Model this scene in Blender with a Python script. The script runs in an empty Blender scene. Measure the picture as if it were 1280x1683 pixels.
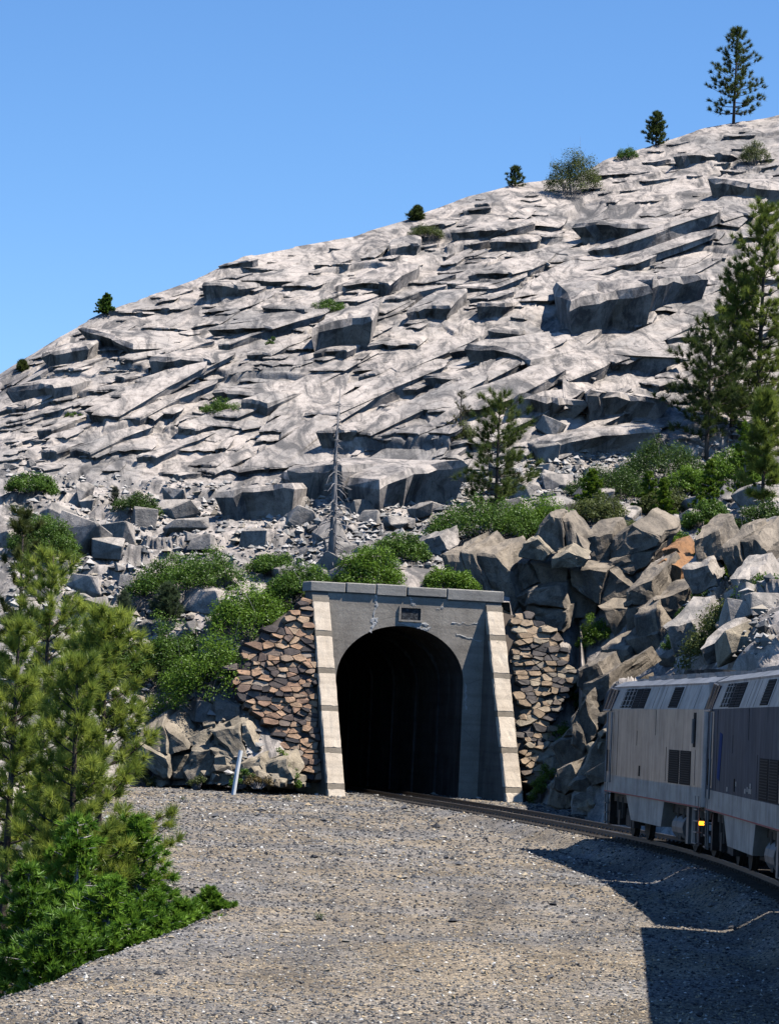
import bpy, bmesh, math, random
import numpy as np
from mathutils import Vector, Matrix, Euler

# ------------------------------------------------------------------ camera, sky, sun, exposure
scene = bpy.context.scene
COL = scene.collection
R = math.radians
FPX, IW, IH, CZ = 5400.0, 1280.0, 1683.0, 3.0           # focal length in picture units, camera height over the rail
ROLL = R(2.6)
PITCH = math.atan((1183 - 841.5) * math.cos(ROLL) / FPX)
cF = np.array([0, math.cos(PITCH), math.sin(PITCH)])
cR0 = np.array([1.0, 0, 0]); cU0 = np.cross(cR0, cF)
cR = cR0 * math.cos(ROLL) + cU0 * math.sin(ROLL)
cU = cU0 * math.cos(ROLL) - cR0 * math.sin(ROLL)
cC = np.array([0, 0, CZ])

cam_d = bpy.data.cameras.new('camera')
cam = bpy.data.objects.new('camera', cam_d); COL.objects.link(cam)
cam_d.sensor_fit = 'HORIZONTAL'; cam_d.sensor_width = 36.0; cam_d.lens = FPX / IW * 36.0
cam_d.clip_start = 0.5; cam_d.clip_end = 5000
M3 = Matrix(((cR[0], cU[0], -cF[0]), (cR[1], cU[1], -cF[1]), (cR[2], cU[2], -cF[2])))
cam.matrix_world = Matrix.Translation((0, 0, CZ)) @ M3.to_4x4()
scene.camera = cam

SUN_EL, SUN_AZ = R(62), R(9)                            # azimuth: degrees from +x towards the camera
sun_dir = Vector((math.cos(SUN_EL) * math.cos(SUN_AZ), -math.cos(SUN_EL) * math.sin(SUN_AZ), math.sin(SUN_EL)))
world = bpy.data.worlds.new('World'); scene.world = world; world.use_nodes = True
nt = world.node_tree; nt.nodes.clear()
wo = nt.nodes.new('ShaderNodeOutputWorld'); bg = nt.nodes.new('ShaderNodeBackground'); sk = nt.nodes.new('ShaderNodeTexSky')
sk.sky_type = 'NISHITA'; sk.sun_disc = False; sk.sun_elevation = SUN_EL
sk.sun_rotation = math.atan2(sun_dir.x, sun_dir.y)
sk.altitude = 2000; sk.air_density = 1.0; sk.dust_density = 0.0; sk.ozone_density = 8.0
bg.inputs['Strength'].default_value = 0.108
hs = nt.nodes.new('ShaderNodeHueSaturation'); hs.inputs['Saturation'].default_value = 1.08
nt.links.new(sk.outputs[0], hs.inputs['Color']); nt.links.new(hs.outputs[0], bg.inputs[0]); nt.links.new(bg.outputs[0], wo.inputs[0])
sd = bpy.data.lights.new('sun', 'SUN'); sd.energy = 5.0; sd.angle = R(0.53); sd.color = (1.0, 0.95, 0.87)
so = bpy.data.objects.new('sun', sd); COL.objects.link(so)
so.rotation_euler = (-sun_dir).to_track_quat('-Z', 'Y').to_euler()
vs = scene.view_settings; vs.view_transform = 'Standard'; vs.look = 'None'; vs.gamma = 1.0; vs.exposure = 0.68
vs.use_curve_mapping = False
scene.cycles.use_denoising = True
scene.cycles.denoiser = 'OPENIMAGEDENOISE'
scene.cycles.max_bounces = 6; scene.cycles.diffuse_bounces = 0

# ------------------------------------------------------------------ helpers
def proj(P):
    P = np.asarray(P, float) - cC
    d = P @ cF
    return 640 + FPX * (P @ cR) / d, 841.5 - FPX * (P @ cU) / d
def ray(px, py):
    v = cF * FPX + cR * (px - 640) + cU * (841.5 - py)
    return v / v[1]
def at_y(px, py, y): return cC + ray(px, py) * y
def at_z(px, py, z):
    v = ray(px, py); return cC + v * ((z - CZ) / v[2])

def tag(o, label=None, cat=None, group=None, kind=None):
    if label: o['label'] = label
    if cat: o['category'] = cat
    if group: o['group'] = group
    if kind: o['kind'] = kind
    return o
def empty(name, loc=(0, 0, 0), rz=0.0):
    o = bpy.data.objects.new(name, None); COL.objects.link(o)
    o.location = loc; o.rotation_euler = (0, 0, rz); o.empty_display_size = 0.3
    return o
def link(name, me, mat=None, parent=None, loc=None):
    o = bpy.data.objects.new(name, me); COL.objects.link(o)
    if mat is not None and len(me.materials) == 0: me.materials.append(mat)
    if parent is not None: o.parent = parent
    if loc is not None: o.location = loc
    return o
def np_mesh(name, V, Fc, smooth=False, col=None):
    """V (n,3); Fc (m,k) with k 3 or 4"""
    V = np.asarray(V, np.float32); Fc = np.asarray(Fc, np.int32)
    me = bpy.data.meshes.new(name)
    m, k = Fc.shape
    me.vertices.add(len(V)); me.vertices.foreach_set('co', V.ravel())
    me.loops.add(m * k); me.loops.foreach_set('vertex_index', Fc.ravel())
    me.polygons.add(m)
    me.polygons.foreach_set('loop_start', np.arange(0, m * k, k, dtype=np.int32))
    me.polygons.foreach_set('loop_total', np.full(m, k, np.int32))
    me.polygons.foreach_set('use_smooth', np.full(m, smooth, bool))
    if col is not None:
        a = me.color_attributes.new('tint', 'FLOAT_COLOR', 'POINT')
        c = np.ones((len(V), 4), np.float32); c[:, :3] = col
        a.data.foreach_set('color', c.ravel())
    me.update(calc_edges=True)
    return me

class MB:
    """collects simple solids into one mesh"""
    def __init__(s): s.v = []; s.f = []
    def add(s, vs_, fs_):
        n = len(s.v); s.v += [tuple(p) for p in vs_]; s.f += [tuple(i + n for i in f) for f in fs_]; return s
    def box(s, c, d, m=None):
        x, y, z = d[0] / 2, d[1] / 2, d[2] / 2
        vs_ = [Vector((sx * x, sy * y, sz * z)) for sz in (-1, 1) for sy in (-1, 1) for sx in (-1, 1)]
        if m is not None: vs_ = [m @ p for p in vs_]
        vs_ = [p + Vector(c) for p in vs_]
        return s.add(vs_, [(0, 2, 3, 1), (4, 5, 7, 6), (0, 1, 5, 4), (2, 6, 7, 3), (0, 4, 6, 2), (1, 3, 7, 5)])
    def span(s, a, b):
        c = [(a[i] + b[i]) / 2 for i in range(3)]; d = [abs(b[i] - a[i]) for i in range(3)]
        return s.box(c, d)
    def tube(s, pts, rad, n=6, cap=True):
        pts = [Vector(p) for p in pts]; k = len(pts)
        if not hasattr(rad, '__len__'): rad = [rad] * k
        base = len(s.v); up = Vector((0, 0, 1))
        for i, p in enumerate(pts):
            t = (pts[min(i + 1, k - 1)] - pts[max(i - 1, 0)])
            if t.length < 1e-9: t = Vector((0, 0, 1))
            t.normalize()
            a = t.cross(up if abs(t.z) < .95 else Vector((1, 0, 0))); a.normalize(); b = t.cross(a)
            for j in range(n):
                an = 2 * math.pi * j / n
                q = p + (a * math.cos(an) + b * math.sin(an)) * rad[i]
                s.v.append((q.x, q.y, q.z))
        for i in range(k - 1):
            for j in range(n):
                a0 = base + i * n + j; b0 = base + i * n + (j + 1) % n
                s.f.append((a0, b0, b0 + n, a0 + n))
        if cap:
            s.f.append(tuple(base + j for j in reversed(range(n)))); s.f.append(tuple(base + (k - 1) * n + j for j in range(n)))
        return s
    def prism(s, poly, e):
        """poly: list of 3d points, extruded by vector e"""
        n = len(poly); b = len(s.v); e = Vector(e)
        for p in poly: s.v.append(tuple(p))
        for p in poly: s.v.append(tuple(Vector(p) + e))
        s.f.append(tuple(b + i for i in range(n))); s.f.append(tuple(b + n + i for i in reversed(range(n))))
        for i in range(n):
            j = (i + 1) % n; s.f.append((b + j, b + i, b + n + i, b + n + j))
        return s
    def mesh(s, name, smooth=False, bevel=0):
        me = bpy.data.meshes.new(name); me.from_pydata(s.v, [], s.f)
        bm = bmesh.new(); bm.from_mesh(me)
        bmesh.ops.recalc_face_normals(bm, faces=bm.faces)
        if bevel > 0:
            bmesh.ops.bevel(bm, geom=list(bm.edges), offset=bevel, segments=1, affect='EDGES', profile=0.6)
        bm.to_mesh(me); bm.free()
        if smooth: me.polygons.foreach_set('use_smooth', [True] * len(me.polygons))
        return me
    def build(s, name, mat, parent=None, smooth=False, bevel=0):
        return link(name, s.mesh(name, smooth, bevel), mat, parent)

# value noise on arrays
def _h(i, j, seed):
    i = np.asarray(i).astype(np.int64); j = np.asarray(j).astype(np.int64)
    n = (i * 374761393 + j * 668265263 + seed * 1442695041) & 0x7fffffff
    n = ((n ^ (n >> 13)) * 1274126177) & 0x7fffffff
    n = ((n ^ (n >> 16)) * 2246822519) & 0x7fffffff
    return ((n ^ (n >> 15)) & 0xffffff) / float(0xffffff)
def vn(x, y, seed=0):
    i = np.floor(x); j = np.floor(y); fx = x - i; fy = y - j
    fx = fx * fx * (3 - 2 * fx); fy = fy * fy * (3 - 2 * fy)
    a = _h(i, j, seed); b = _h(i + 1, j, seed); c = _h(i, j + 1, seed); d = _h(i + 1, j + 1, seed)
    return (a * (1 - fx) + b * fx) * (1 - fy) + (c * (1 - fx) + d * fx) * fy
def fbm(x, y, seed=0, o=4):
    t = 0; a = .5
    for k in range(o): t = t + a * (vn(x, y, seed + k * 17) - .5); x = x * 2.03; y = y * 2.03; a *= .5
    return t

# ------------------------------------------------------------------ materials
class Mat:
    def __init__(s, name, rough=.85, metal=0.0, spec=.3):
        s.m = bpy.data.materials.new(name); s.m.use_nodes = True
        s.t = s.m.node_tree; s.b = s.t.nodes['Principled BSDF']; s.o = s.t.nodes['Material Output']
        s.b.inputs['Roughness'].default_value = rough; s.b.inputs['Metallic'].default_value = metal
        s.b.inputs['Specular IOR Level'].default_value = spec
        s.pos = None
    def n(s, t, **k):
        x = s.t.nodes.new(t)
        for a, b in k.items(): setattr(x, a, b)
        return x
    def l(s, a, b): s.t.links.new(a, b)
    def P(s, scale=None, obj=False):
        if obj: src = s.n('ShaderNodeTexCoord').outputs['Object']
        else:
            if s.pos is None: s.pos = s.n('ShaderNodeNewGeometry')
            src = s.pos.outputs['Position']
        if scale is None: return src
        m = s.n('ShaderNodeMapping'); m.inputs['Scale'].default_value = scale; s.l(src, m.inputs[0]); return m.outputs[0]
    def noise(s, sc, det=5, rough=.55, vec=None, dist=0.0):
        x = s.n('ShaderNodeTexNoise'); x.inputs['Scale'].default_value = sc; x.inputs['Detail'].default_value = det
        x.inputs['Roughness'].default_value = rough; x.inputs['Distortion'].default_value = dist
        s.l(vec if vec is not None else s.P(), x.inputs['Vector']); return x.outputs['Fac']
    def vor(s, sc, vec=None, feat='F1', out='Distance'):
        x = s.n('ShaderNodeTexVoronoi'); x.feature = feat; x.inputs['Scale'].default_value = sc
        s.l(vec if vec is not None else s.P(), x.inputs['Vector']); return x.outputs[out]
    def ramp(s, fac, stops, const=False):
        x = s.n('ShaderNodeValToRGB'); e = x.color_ramp.elements
        if const: x.color_ramp.interpolation = 'CONSTANT'
        while len(e) < len(stops): e.new(0.5)
        for k, (p, c) in enumerate(stops):
            e[k].position = p; e[k].color = (*c, 1) if hasattr(c, '__len__') else (c, c, c, 1)
        s.l(fac, x.inputs[0]); return x.outputs[0]
    def mix(s, fac, a, b, mode='MIX'):
        x = s.n('ShaderNodeMix'); x.data_type = 'RGBA'; x.blend_type = mode
        for v, i in ((fac, 0), (a, 6), (b, 7)):
            if hasattr(v, 'is_output') or hasattr(v, 'links'): s.l(v, x.inputs[i])
            elif hasattr(v, '__len__'): x.inputs[i].default_value = (*v, 1)
            else: x.inputs[i].default_value = v
        return x.outputs[2]
    def attr(s, name='tint'):
        x = s.n('ShaderNodeAttribute'); x.attribute_name = name; return x.outputs['Color']
    def rnd(s): return s.n('ShaderNodeObjectInfo').outputs['Random']
    def color(s, c):
        if hasattr(c, 'links'): s.l(c, s.b.inputs['Base Color'])
        else: s.b.inputs['Base Color'].default_value = (*c, 1)
        return s
    def bump(s, h, dist=.05, strength=1.0):
        x = s.n('ShaderNodeBump'); x.inputs['Strength'].default_value = strength; x.inputs['Distance'].default_value = dist
        s.l(h, x.inputs['Height'])
        prev = s.b.inputs['Normal'].links
        if prev: s.l(prev[0].from_socket, x.inputs['Normal'])
        s.l(x.outputs[0], s.b.inputs['Normal']); return s
    def leafy(s, col, trans=.35):
        d = s.n('ShaderNodeBsdfDiffuse'); t = s.n('ShaderNodeBsdfTranslucent'); g = s.n('ShaderNodeBsdfGlossy')
        g.inputs['Roughness'].default_value = .45
        mx = s.n('ShaderNodeMixShader'); mx.inputs[0].default_value = trans
        m2 = s.n('ShaderNodeMixShader'); m2.inputs[0].default_value = .02
        s.l(col, d.inputs[0]); s.l(col, t.inputs[0])
        s.l(d.outputs[0], mx.inputs[1]); s.l(t.outputs[0], mx.inputs[2])
        s.l(mx.outputs[0], m2.inputs[1]); s.l(g.outputs[0], m2.inputs[2]); s.l(m2.outputs[0], s.o.inputs[0]); return s

def plain(name, c, rough=.7, metal=0.0, spec=.3):
    return Mat(name, rough, metal, spec).color(c).m

def granite_mat(name, light, mid, dark, dark_amt=.5, bump=.06, cracks=False):
    a = Mat(name, .9, spec=.15)
    base = a.ramp(a.noise(.22, 7, .62, dist=.5), [(.36, mid), (.56, light)])
    med = a.ramp(a.noise(1.3, 8, .68, dist=.7), [(.30, .42), (.47, .88), (.7, 1.10)])
    c = a.mix(1.0, base, med, 'MULTIPLY')
    st = a.ramp(a.noise(.42, 9, .7, vec=a.P((1.7, .7, .5)), dist=1.4), [(.46, 0.0), (.60, 1.0)])
    x = a.n('ShaderNodeMath', operation='MULTIPLY'); x.inputs[1].default_value = dark_amt; a.l(st, x.inputs[0])
    c = a.mix(x.outputs[0], c, dark)
    li = a.ramp(a.noise(5.5, 7, .75, dist=.8), [(.34, .52), (.46, 1.0)])
    c = a.mix(.75, c, li, 'MULTIPLY')
    sp = a.ramp(a.noise(26, 3, .7), [(.3, .62), (.5, .96), (.75, 1.14)])
    c = a.mix(1.0, c, sp, 'MULTIPLY')
    a.color(c)
    if cracks:
     ck = a.ramp(a.vor(.55, vec=a.mix(.35, a.P((1.3, .55, .7)), a.n('ShaderNodeTexNoise').outputs['Color'], 'ADD'), feat='DISTANCE_TO_EDGE'), [(0.0, .35), (.02, 1.0)])
     c = a.mix(a.ramp(a.noise(.6, 3), [(.45, 0.0), (.6, .6)]), c, a.mix(1.0, c, ck, 'MULTIPLY')); a.color(c)
    a.bump(a.noise(2.2, 9, .68, dist=.4), bump * 2.2, .8)
    a.bump(a.noise(14, 5, .7), bump * .5, .7)
    return a.m
M = {}
M['hill'] = granite_mat('granite', (.52, .455, .405), (.30, .278, .262), (.10, .097, .098), .88, .035, True)
M['boulder'] = granite_mat('boulder_granite', (.50, .44, .385), (.33, .30, .27), (.11, .11, .11), .6, .04)
M['cliff'] = granite_mat('cut_granite', (.33, .275, .215), (.20, .17, .138), (.08, .073, .066), .6, .05)
M['tanrock'] = granite_mat('tan_rock', (.46, .385, .285), (.31, .26, .20), (.12, .11, .09), .5, .05)
M['rust'] = granite_mat('rusty_rock', (.40, .21, .10), (.27, .15, .085), (.14, .11, .09), .4, .05)

def gravel_mat():
    a = Mat('gravel', .95, spec=.1)
    cell = a.vor(24, out='Color')
    sep = a.n('ShaderNodeSeparateColor'); a.l(cell, sep.inputs[0])
    stones = a.ramp(sep.outputs[0], [(0, (.07, .07, .074)), (.3, (.15, .149, .15)), (.55, (.25, .235, .213)), (.78, (.345, .30, .243)), (.95, (.41, .37, .31)), (1, (.50, .47, .43))])
    tan = a.ramp(a.noise(.16, 5, .6, dist=.8), [(.40, (.92, .93, .98)), (.60, (1.14, 1.01, .84))])
    c = a.mix(1.0, stones, tan, 'MULTIPLY')
    d = a.ramp(a.noise(.5, 6, .65, vec=a.P((1.3, .45, 1))), [(.34, .60), (.64, 1.18)])
    c = a.mix(1.0, c, d, 'MULTIPLY')
    a.color(c)
    h = a.ramp(a.vor(24), [(0, 1.0), (.55, 0.0)])
    a.bump(h, .035, 1.0); a.bump(a.noise(5, 6, .7), .06, .7)
    return a.m
M['gravel'] = gravel_mat()
def tinted(name, rough=.92, bump=None):
    a = Mat(name, rough, spec=.15); a.color(a.attr())
    if bump: a.bump(a.noise(bump, 4, .7), .02, .7)
    return a.m
M['stones'] = tinted('loose_stones', .92, 30)
def foliage(name, trans=.35):
    a = Mat(name); return a.leafy(a.attr(), trans).m
M['needles'] = foliage('needles', .42)
M['leaves'] = foliage('leaves', .38)
def bark(name, c1, c2):
    a = Mat(name, .95, spec=.1); a.color(a.ramp(a.noise(9, 6, .7, vec=a.P((1, 1, .25))), [(.3, c1), (.7, c2)]))
    a.bump(a.noise(18, 5, .7, vec=a.P((1, 1, .3))), .03, 1.0); return a.m
M['bark'] = bark('pine_bark', (.045, .034, .027), (.16, .125, .10))
M['greybark'] = bark('grey_bark', (.20, .19, .18), (.50, .48, .45))
M['snag'] = bark('snag_bark', (.13, .12, .12), (.36, .34, .33))

def concrete(name, c1, c2, stain, stain_amt, crack=True):
    a = Mat(name, .93, spec=.15)
    b = a.ramp(a.noise(.9, 7, .65), [(.3, c1), (.68, c2)])
    s = a.ramp(a.noise(1.0, 7, .7, vec=a.P((1.7, 1.7, .22))), [(.50, 0.0), (.72, 1.0)])
    x = a.n('ShaderNodeMath', operation='MULTIPLY'); x.inputs[1].default_value = stain_amt; a.l(s, x.inputs[0])
    c = a.mix(x.outputs[0], b, stain)
    lines = a.ramp(a.noise(1.0, 3, .5, vec=a.P((.15, .15, 5.0))), [(.35, .86), (.5, 1.0), (.65, 1.05)])
    c = a.mix(1.0, c, lines, 'MULTIPLY')
    if crack:
        k = a.ramp(a.vor(.75, vec=a.mix(.25, a.P(), a.n('ShaderNodeTexNoise').outputs['Color'], 'ADD'), feat='DISTANCE_TO_EDGE'), [(0.0, .45), (.012, 1.0)])
        c = a.mix(a.ramp(a.noise(.8, 3), [(.5, 0.0), (.62, .8)]), c, a.mix(1.0, c, k, 'MULTIPLY'))
    c = a.mix(1.0, c, a.ramp(a.noise(22, 4, .7), [(.3, .8), (.7, 1.12)]), 'MULTIPLY')
    a.color(c); a.bump(a.noise(7, 7, .7), .03, .6); a.bump(a.noise(40, 3, .7), .012, .6)
    return a.m
M['concrete'] = concrete('portal_concrete', (.29, .252, .208), (.43, .382, .32), (.15, .14, .125), .5)
M['darkwall'] = concrete('dark_concrete', (.12, .112, .10), (.20, .185, .165), (.34, .33, .31), .35)  # buttress cores: concrete darker than the face wall, with paler streaks
M['coping'] = concrete('coping_concrete', (.30, .28, .25), (.38, .36, .325), (.16, .15, .14), .4, False)
M['butt'] = concrete('buttress_concrete', (.58, .48, .37), (.70, .60, .48), (.42, .34, .26), .4)
M['buttband'] = concrete('buttress_band', (.27, .225, .17), (.34, .29, .23), (.20, .165, .13), .3, False)
M['soot'] = concrete('sooty_lining', (.035, .034, .033), (.075, .072, .07), (.17, .17, .165), .55, False)
M['deposit'] = concrete('mineral_deposit', (.44, .43, .40), (.58, .56, .53), (.26, .25, .23), .5, False)
a = Mat('plaque', .9); a.color(a.ramp(a.noise(7, 4, .8), [(.45, (.03, .032, .036)), (.62, (.08, .085, .09)), (.70, (.42, .43, .44))])); a.bump(a.noise(9, 4), .04); M['plaque'] = a.m
M['gap'] = plain('wall_gap', (.12, .095, .075), .95)
def wallstone(name, stops):
    a = Mat(name, .92, spec=.12)
    c = a.ramp(a.rnd(), stops)
    c = a.mix(1.0, c, a.ramp(a.noise(3.5, 6, .65), [(.3, .68), (.7, 1.2)]), 'MULTIPLY')
    c = a.mix(a.ramp(a.noise(2.2, 5, .7, dist=1), [(.60, 0.0), (.72, .55)]), c, (.10, .095, .095))
    a.color(c); a.bump(a.noise(9, 6, .7), .04, .9); return a.m
M['stoneL'] = wallstone('red_wall_stone', [(0, (.07, .064, .064)), (.25, (.13, .105, .095)), (.40, (.33, .21, .145)), (.62, (.44, .28, .18)), (.82, (.45, .32, .215)), (.93, (.20, .155, .13)), (1, (.42, .35, .28))])
M['stoneR'] = wallstone('dark_wall_stone', [(0, (.08, .075, .075)), (.25, (.15, .13, .12)), (.45, (.34, .25, .17)), (.72, (.46, .34, .23)), (.9, (.42, .35, .26)), (1, (.14, .125, .12))])
M['rail'] = plain('rail_steel', (.085, .065, .052), .55, .35)
M['railtop'] = plain('rail_head', (.45, .43, .42), .25, 1.0)
a = Mat('tie_wood', .95); a.color(a.ramp(a.noise(5, 5), [(.3, (.035, .03, .027)), (.7, (.10, .085, .072))])); M['tie'] = a.m
M['white'] = plain('white_paint', (.80, .80, .78), .6)

# locomotive finishes
def steel(name, c1, c2, rough, metal, streak=True):
    a = Mat(name, rough, metal, .25)
    v = a.P((1.0, 1.0, .16), obj=True)
    s = a.noise(2.6, 7, .7, vec=v)
    c = a.ramp(s, [(.28, c1), (.68, c2)])
    g = a.ramp(a.noise(1.2, 6, .65, vec=a.P((.6, .6, 1.2), obj=True)), [(.38, .62), (.6, 1.05)])
    c = a.mix(.7, c, g, 'MULTIPLY')
    a.color(c)
    rr = a.ramp(s, [(.3, rough + .14), (.7, rough - .06)]); a.l(rr, a.b.inputs['Roughness'])
    a.bump(a.noise(1.1, 3, .5, vec=a.P((1, 1, .5), obj=True)), .02, .35)
    return a.m
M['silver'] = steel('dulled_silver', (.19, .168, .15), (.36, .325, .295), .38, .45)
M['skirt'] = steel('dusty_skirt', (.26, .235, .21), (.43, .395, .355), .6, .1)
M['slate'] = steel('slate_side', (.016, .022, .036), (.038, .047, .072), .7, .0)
M['roof'] = steel('roof_metal', (.15, .16, .178), (.28, .29, .305), .5, .3)
M['black'] = plain('black_metal', (.008, .008, .009), .8, 0, .1)
M['slat'] = plain('grille_slat', (.014, .014, .015), .8)
M['under'] = steel('grimy_running_gear', (.016, .015, .014), (.06, .055, .05), .7, .1)
M['tank'] = steel('grey_tank', (.10, .10, .10), (.20, .20, .20), .5, .3)
M['red'] = plain('red_stripe', (.36, .06, .05), .7)
M['blue'] = plain('blue_mark', (.02, .04, .14), .85, 0, .1)
M['glass'] = plain('dark_glass', (.008, .022, .06), .18, 0, .3)
a = Mat('amber_lamp', .4); a.color((.9, .4, .05)); a.b.inputs['Emission Color'].default_value = (1, .33, .02, 1); a.b.inputs['Emission Strength'].default_value = 2.2; M['amber'] = a.m

# ------------------------------------------------------------------ the track's line (plan view)
TP = np.array([(-16, 215), (-8.6, 182), (-4.2, 161), (.3, 139.7), (2.7, 127.3), (4.72, 116.9), (6.35, 106.7), (7.75, 97.2), (8.85, 86), (9.25, 73), (8.95, 58), (7.7, 40), (5.2, 20), (1.9, 2), (-2.6, -18), (-8, -38)], float)
def catmull(P, n=40):
    out = []
    for i in range(len(P) - 1):
        p0 = P[max(i - 1, 0)]; p1 = P[i]; p2 = P[i + 1]; p3 = P[min(i + 2, len(P) - 1)]
        for k in range(n):
            t = k / n
            out.append(.5 * ((2 * p1) + (-p0 + p2) * t + (2 * p0 - 5 * p1 + 4 * p2 - p3) * t * t + (-p0 + 3 * p1 - 3 * p2 + p3) * t ** 3))
    out.append(P[-1]); return np.array(out)
TR = catmull(TP)
_seg = np.hypot(*np.diff(TR, axis=0).T); TS = np.concatenate([[0], np.cumsum(_seg)])
def track(s):
    """point and unit direction (towards the camera end) at arc length s"""
    x = np.interp(s, TS, TR[:, 0]); y = np.interp(s, TS, TR[:, 1])
    x2 = np.interp(s + .5, TS, TR[:, 0]); y2 = np.interp(s + .5, TS, TR[:, 1])
    d = np.array([x2 - x, y2 - y]); return np.array([x, y]), d / np.hypot(*d)
def s_at_y(y): return float(np.interp(-y, -TR[:, 1], TS))
def track_dist(X, Y):
    """signed distance, + = right of the track (away from the camera's side)"""
    cx = np.interp(-Y, -TR[:, 1], TR[:, 0])
    dx = np.gradient(TR[:, 0], TR[:, 1]); m = np.interp(-Y, -TR[:, 1], dx)
    return (X - cx) / np.sqrt(1 + m * m)

# ------------------------------------------------------------------ ground
EY = np.array([-60, 20, 36, 48, 59, 63, 68, 78, 100, 130, 150, 400.0]); EX = np.array([-7, -5.0, -4.5, -3.55, -2.55, -2.9, -3.9, -5.6, -8.2, -11.5, -16, -60.0])
def ground_z(X, Y):
    g = -.58 + .10 * fbm(X / 3.1, Y / 5.0, 5) + .03 * fbm(X * 1.6, Y * .9, 9)
    g = g + np.clip((Y - 96) / 40, 0, 1) * .42
    d = track_dist(X, Y); a = np.abs(d)
    bal = -.20 - np.clip((a - 1.75) * .55, 0, 5)
    t = 1 / (1 + np.exp((bal - g) * 14)); z = g * t + bal * (1 - t)
    e = np.interp(Y, EY, EX) + .25 * fbm(Y / 2.2, Y * 0 + .5, 3)
    q = np.clip(e - X, 0, None); z = z - np.minimum(q * q * .9, .6 * q) - 0
    return np.maximum(z, -7.5 + .4 * fbm(X / 4, Y / 4, 21))
gx = np.concatenate([[-900, -400, -160, -80, -50, -35, -26, -20, -16, -14], np.arange(-12.5, 14.01, .2), [15, 17, 20, 26, 40, 80, 160, 400, 900]])
gy = np.concatenate([[-900, -300, -100, -60, -40, -20, 0, 10, 20, 25, 28, 31], np.arange(33, 142, .32), [144, 148, 155, 170, 200, 260, 400, 900]])
GX, GY = np.meshgrid(gx, gy)
GZ = ground_z(GX, GY)
nx, ny = len(gx), len(gy)
def grid_faces(nr, nc):
    i = np.arange(nr * nc).reshape(nr, nc)
    return np.stack([i[:-1, :-1].ravel(), i[:-1, 1:].ravel(), i[1:, 1:].ravel(), i[1:, :-1].ravel()], 1)
ground = link('ground', np_mesh('ground', np.stack([GX, GY, GZ], -1).reshape(-1, 3), grid_faces(ny, nx), True), M['gravel'])
tag(ground, 'gravel ground sheet of the railway bench', kind='structure')

# loose gravel, nobody could count it
rng = np.random.default_rng(11)
OCT = np.array([(1, 0, 0), (-1, 0, 0), (0, 1, 0), (0, -1, 0), (0, 0, 1), (0, 0, -1)], float)
OCF = np.array([(0, 2, 4), (2, 1, 4), (1, 3, 4), (3, 0, 4), (2, 0, 5), (1, 2, 5), (3, 1, 5), (0, 3, 5)])
def stones_mesh(name, C, S, cols, flat=.65):
    n = len(C)
    v = OCT[None] * (S[:, None, None] * (.6 + .8 * rng.random((n, 6, 1))))
    v = v + rng.normal(0, .22, (n, 6, 3)) * S[:, None, None]
    an = rng.random(n) * 6.283; c, s = np.cos(an), np.sin(an)
    x = v[..., 0] * c[:, None] - v[..., 1] * s[:, None]; y = v[..., 0] * s[:, None] + v[..., 1] * c[:, None]
    v = np.stack([x, y, v[..., 2] * flat], -1) + C[:, None]
    f = OCF[None] + (np.arange(n) * 6)[:, None, None]
    return np_mesh(name, v.reshape(-1, 3), f.reshape(-1, 3), False, np.repeat(cols, 6, 0))
PAL = np.array([(.055, .056, .062), (.10, .10, .105), (.17, .165, .16), (.26, .24, .21), (.36, .30, .22), (.44, .34, .22), (.55, .52, .47), (.66, .64, .61)])
def palette(n, p): return PAL[rng.choice(len(PAL), n, p=p)] * rng.uniform(.85, 1.25, (n, 1))
n = 60000
yy = 34 + (142 - 34) * rng.random(n) ** 1.9; xx = rng.uniform(-1, 1, n) * (yy * .125 + 1.0) + .3
e = np.interp(yy, EY, EX); keep = (xx > e - .6) & (np.abs(track_dist(xx, yy)) > .2)
xx, yy = xx[keep], yy[keep]
ss = rng.uniform(.010, .030, len(xx)) * (1 + np.clip((yy - 45) / 60, 0, 1.2))
ss[rng.random(len(xx)) < .006] *= 2.6
C = np.stack([xx, yy, ground_z(xx, yy) + ss * .25], 1)
tn = np.clip(.5 + 2.6 * fbm(xx / 3.2, yy / 6.0, 88, 3) + .12 * (yy < 52) - .12 - .5 * (np.abs(track_dist(xx, yy)) < 4.5), 0, 1)
gcol = np.where((rng.random(len(xx)) < tn)[:, None], palette(len(xx), [.07, .11, .18, .23, .23, .12, .05, .01]), palette(len(xx), [.24, .28, .23, .13, .05, .02, .04, .01]))
o = link('gravel', stones_mesh('gravel', C, ss, gcol), M['stones'])
tag(o, 'loose grey and tan gravel strewn over the bench beside the track', 'gravel', kind='stuff')

# ------------------------------------------------------------------ hillside
CR = np.array([(-900, 900), (-400, 800), (-150, 720), (25, 602), (100, 554), (175, 514), (260, 484), (340, 454), (400, 424), (500, 404), (580, 390), (680, 358), (770, 322), (840, 304), (940, 292), (1000, 262), (1070, 238), (1160, 210), (1255, 192), (1430, 150), (2000, 60), (3000, 0)], float)
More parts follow.
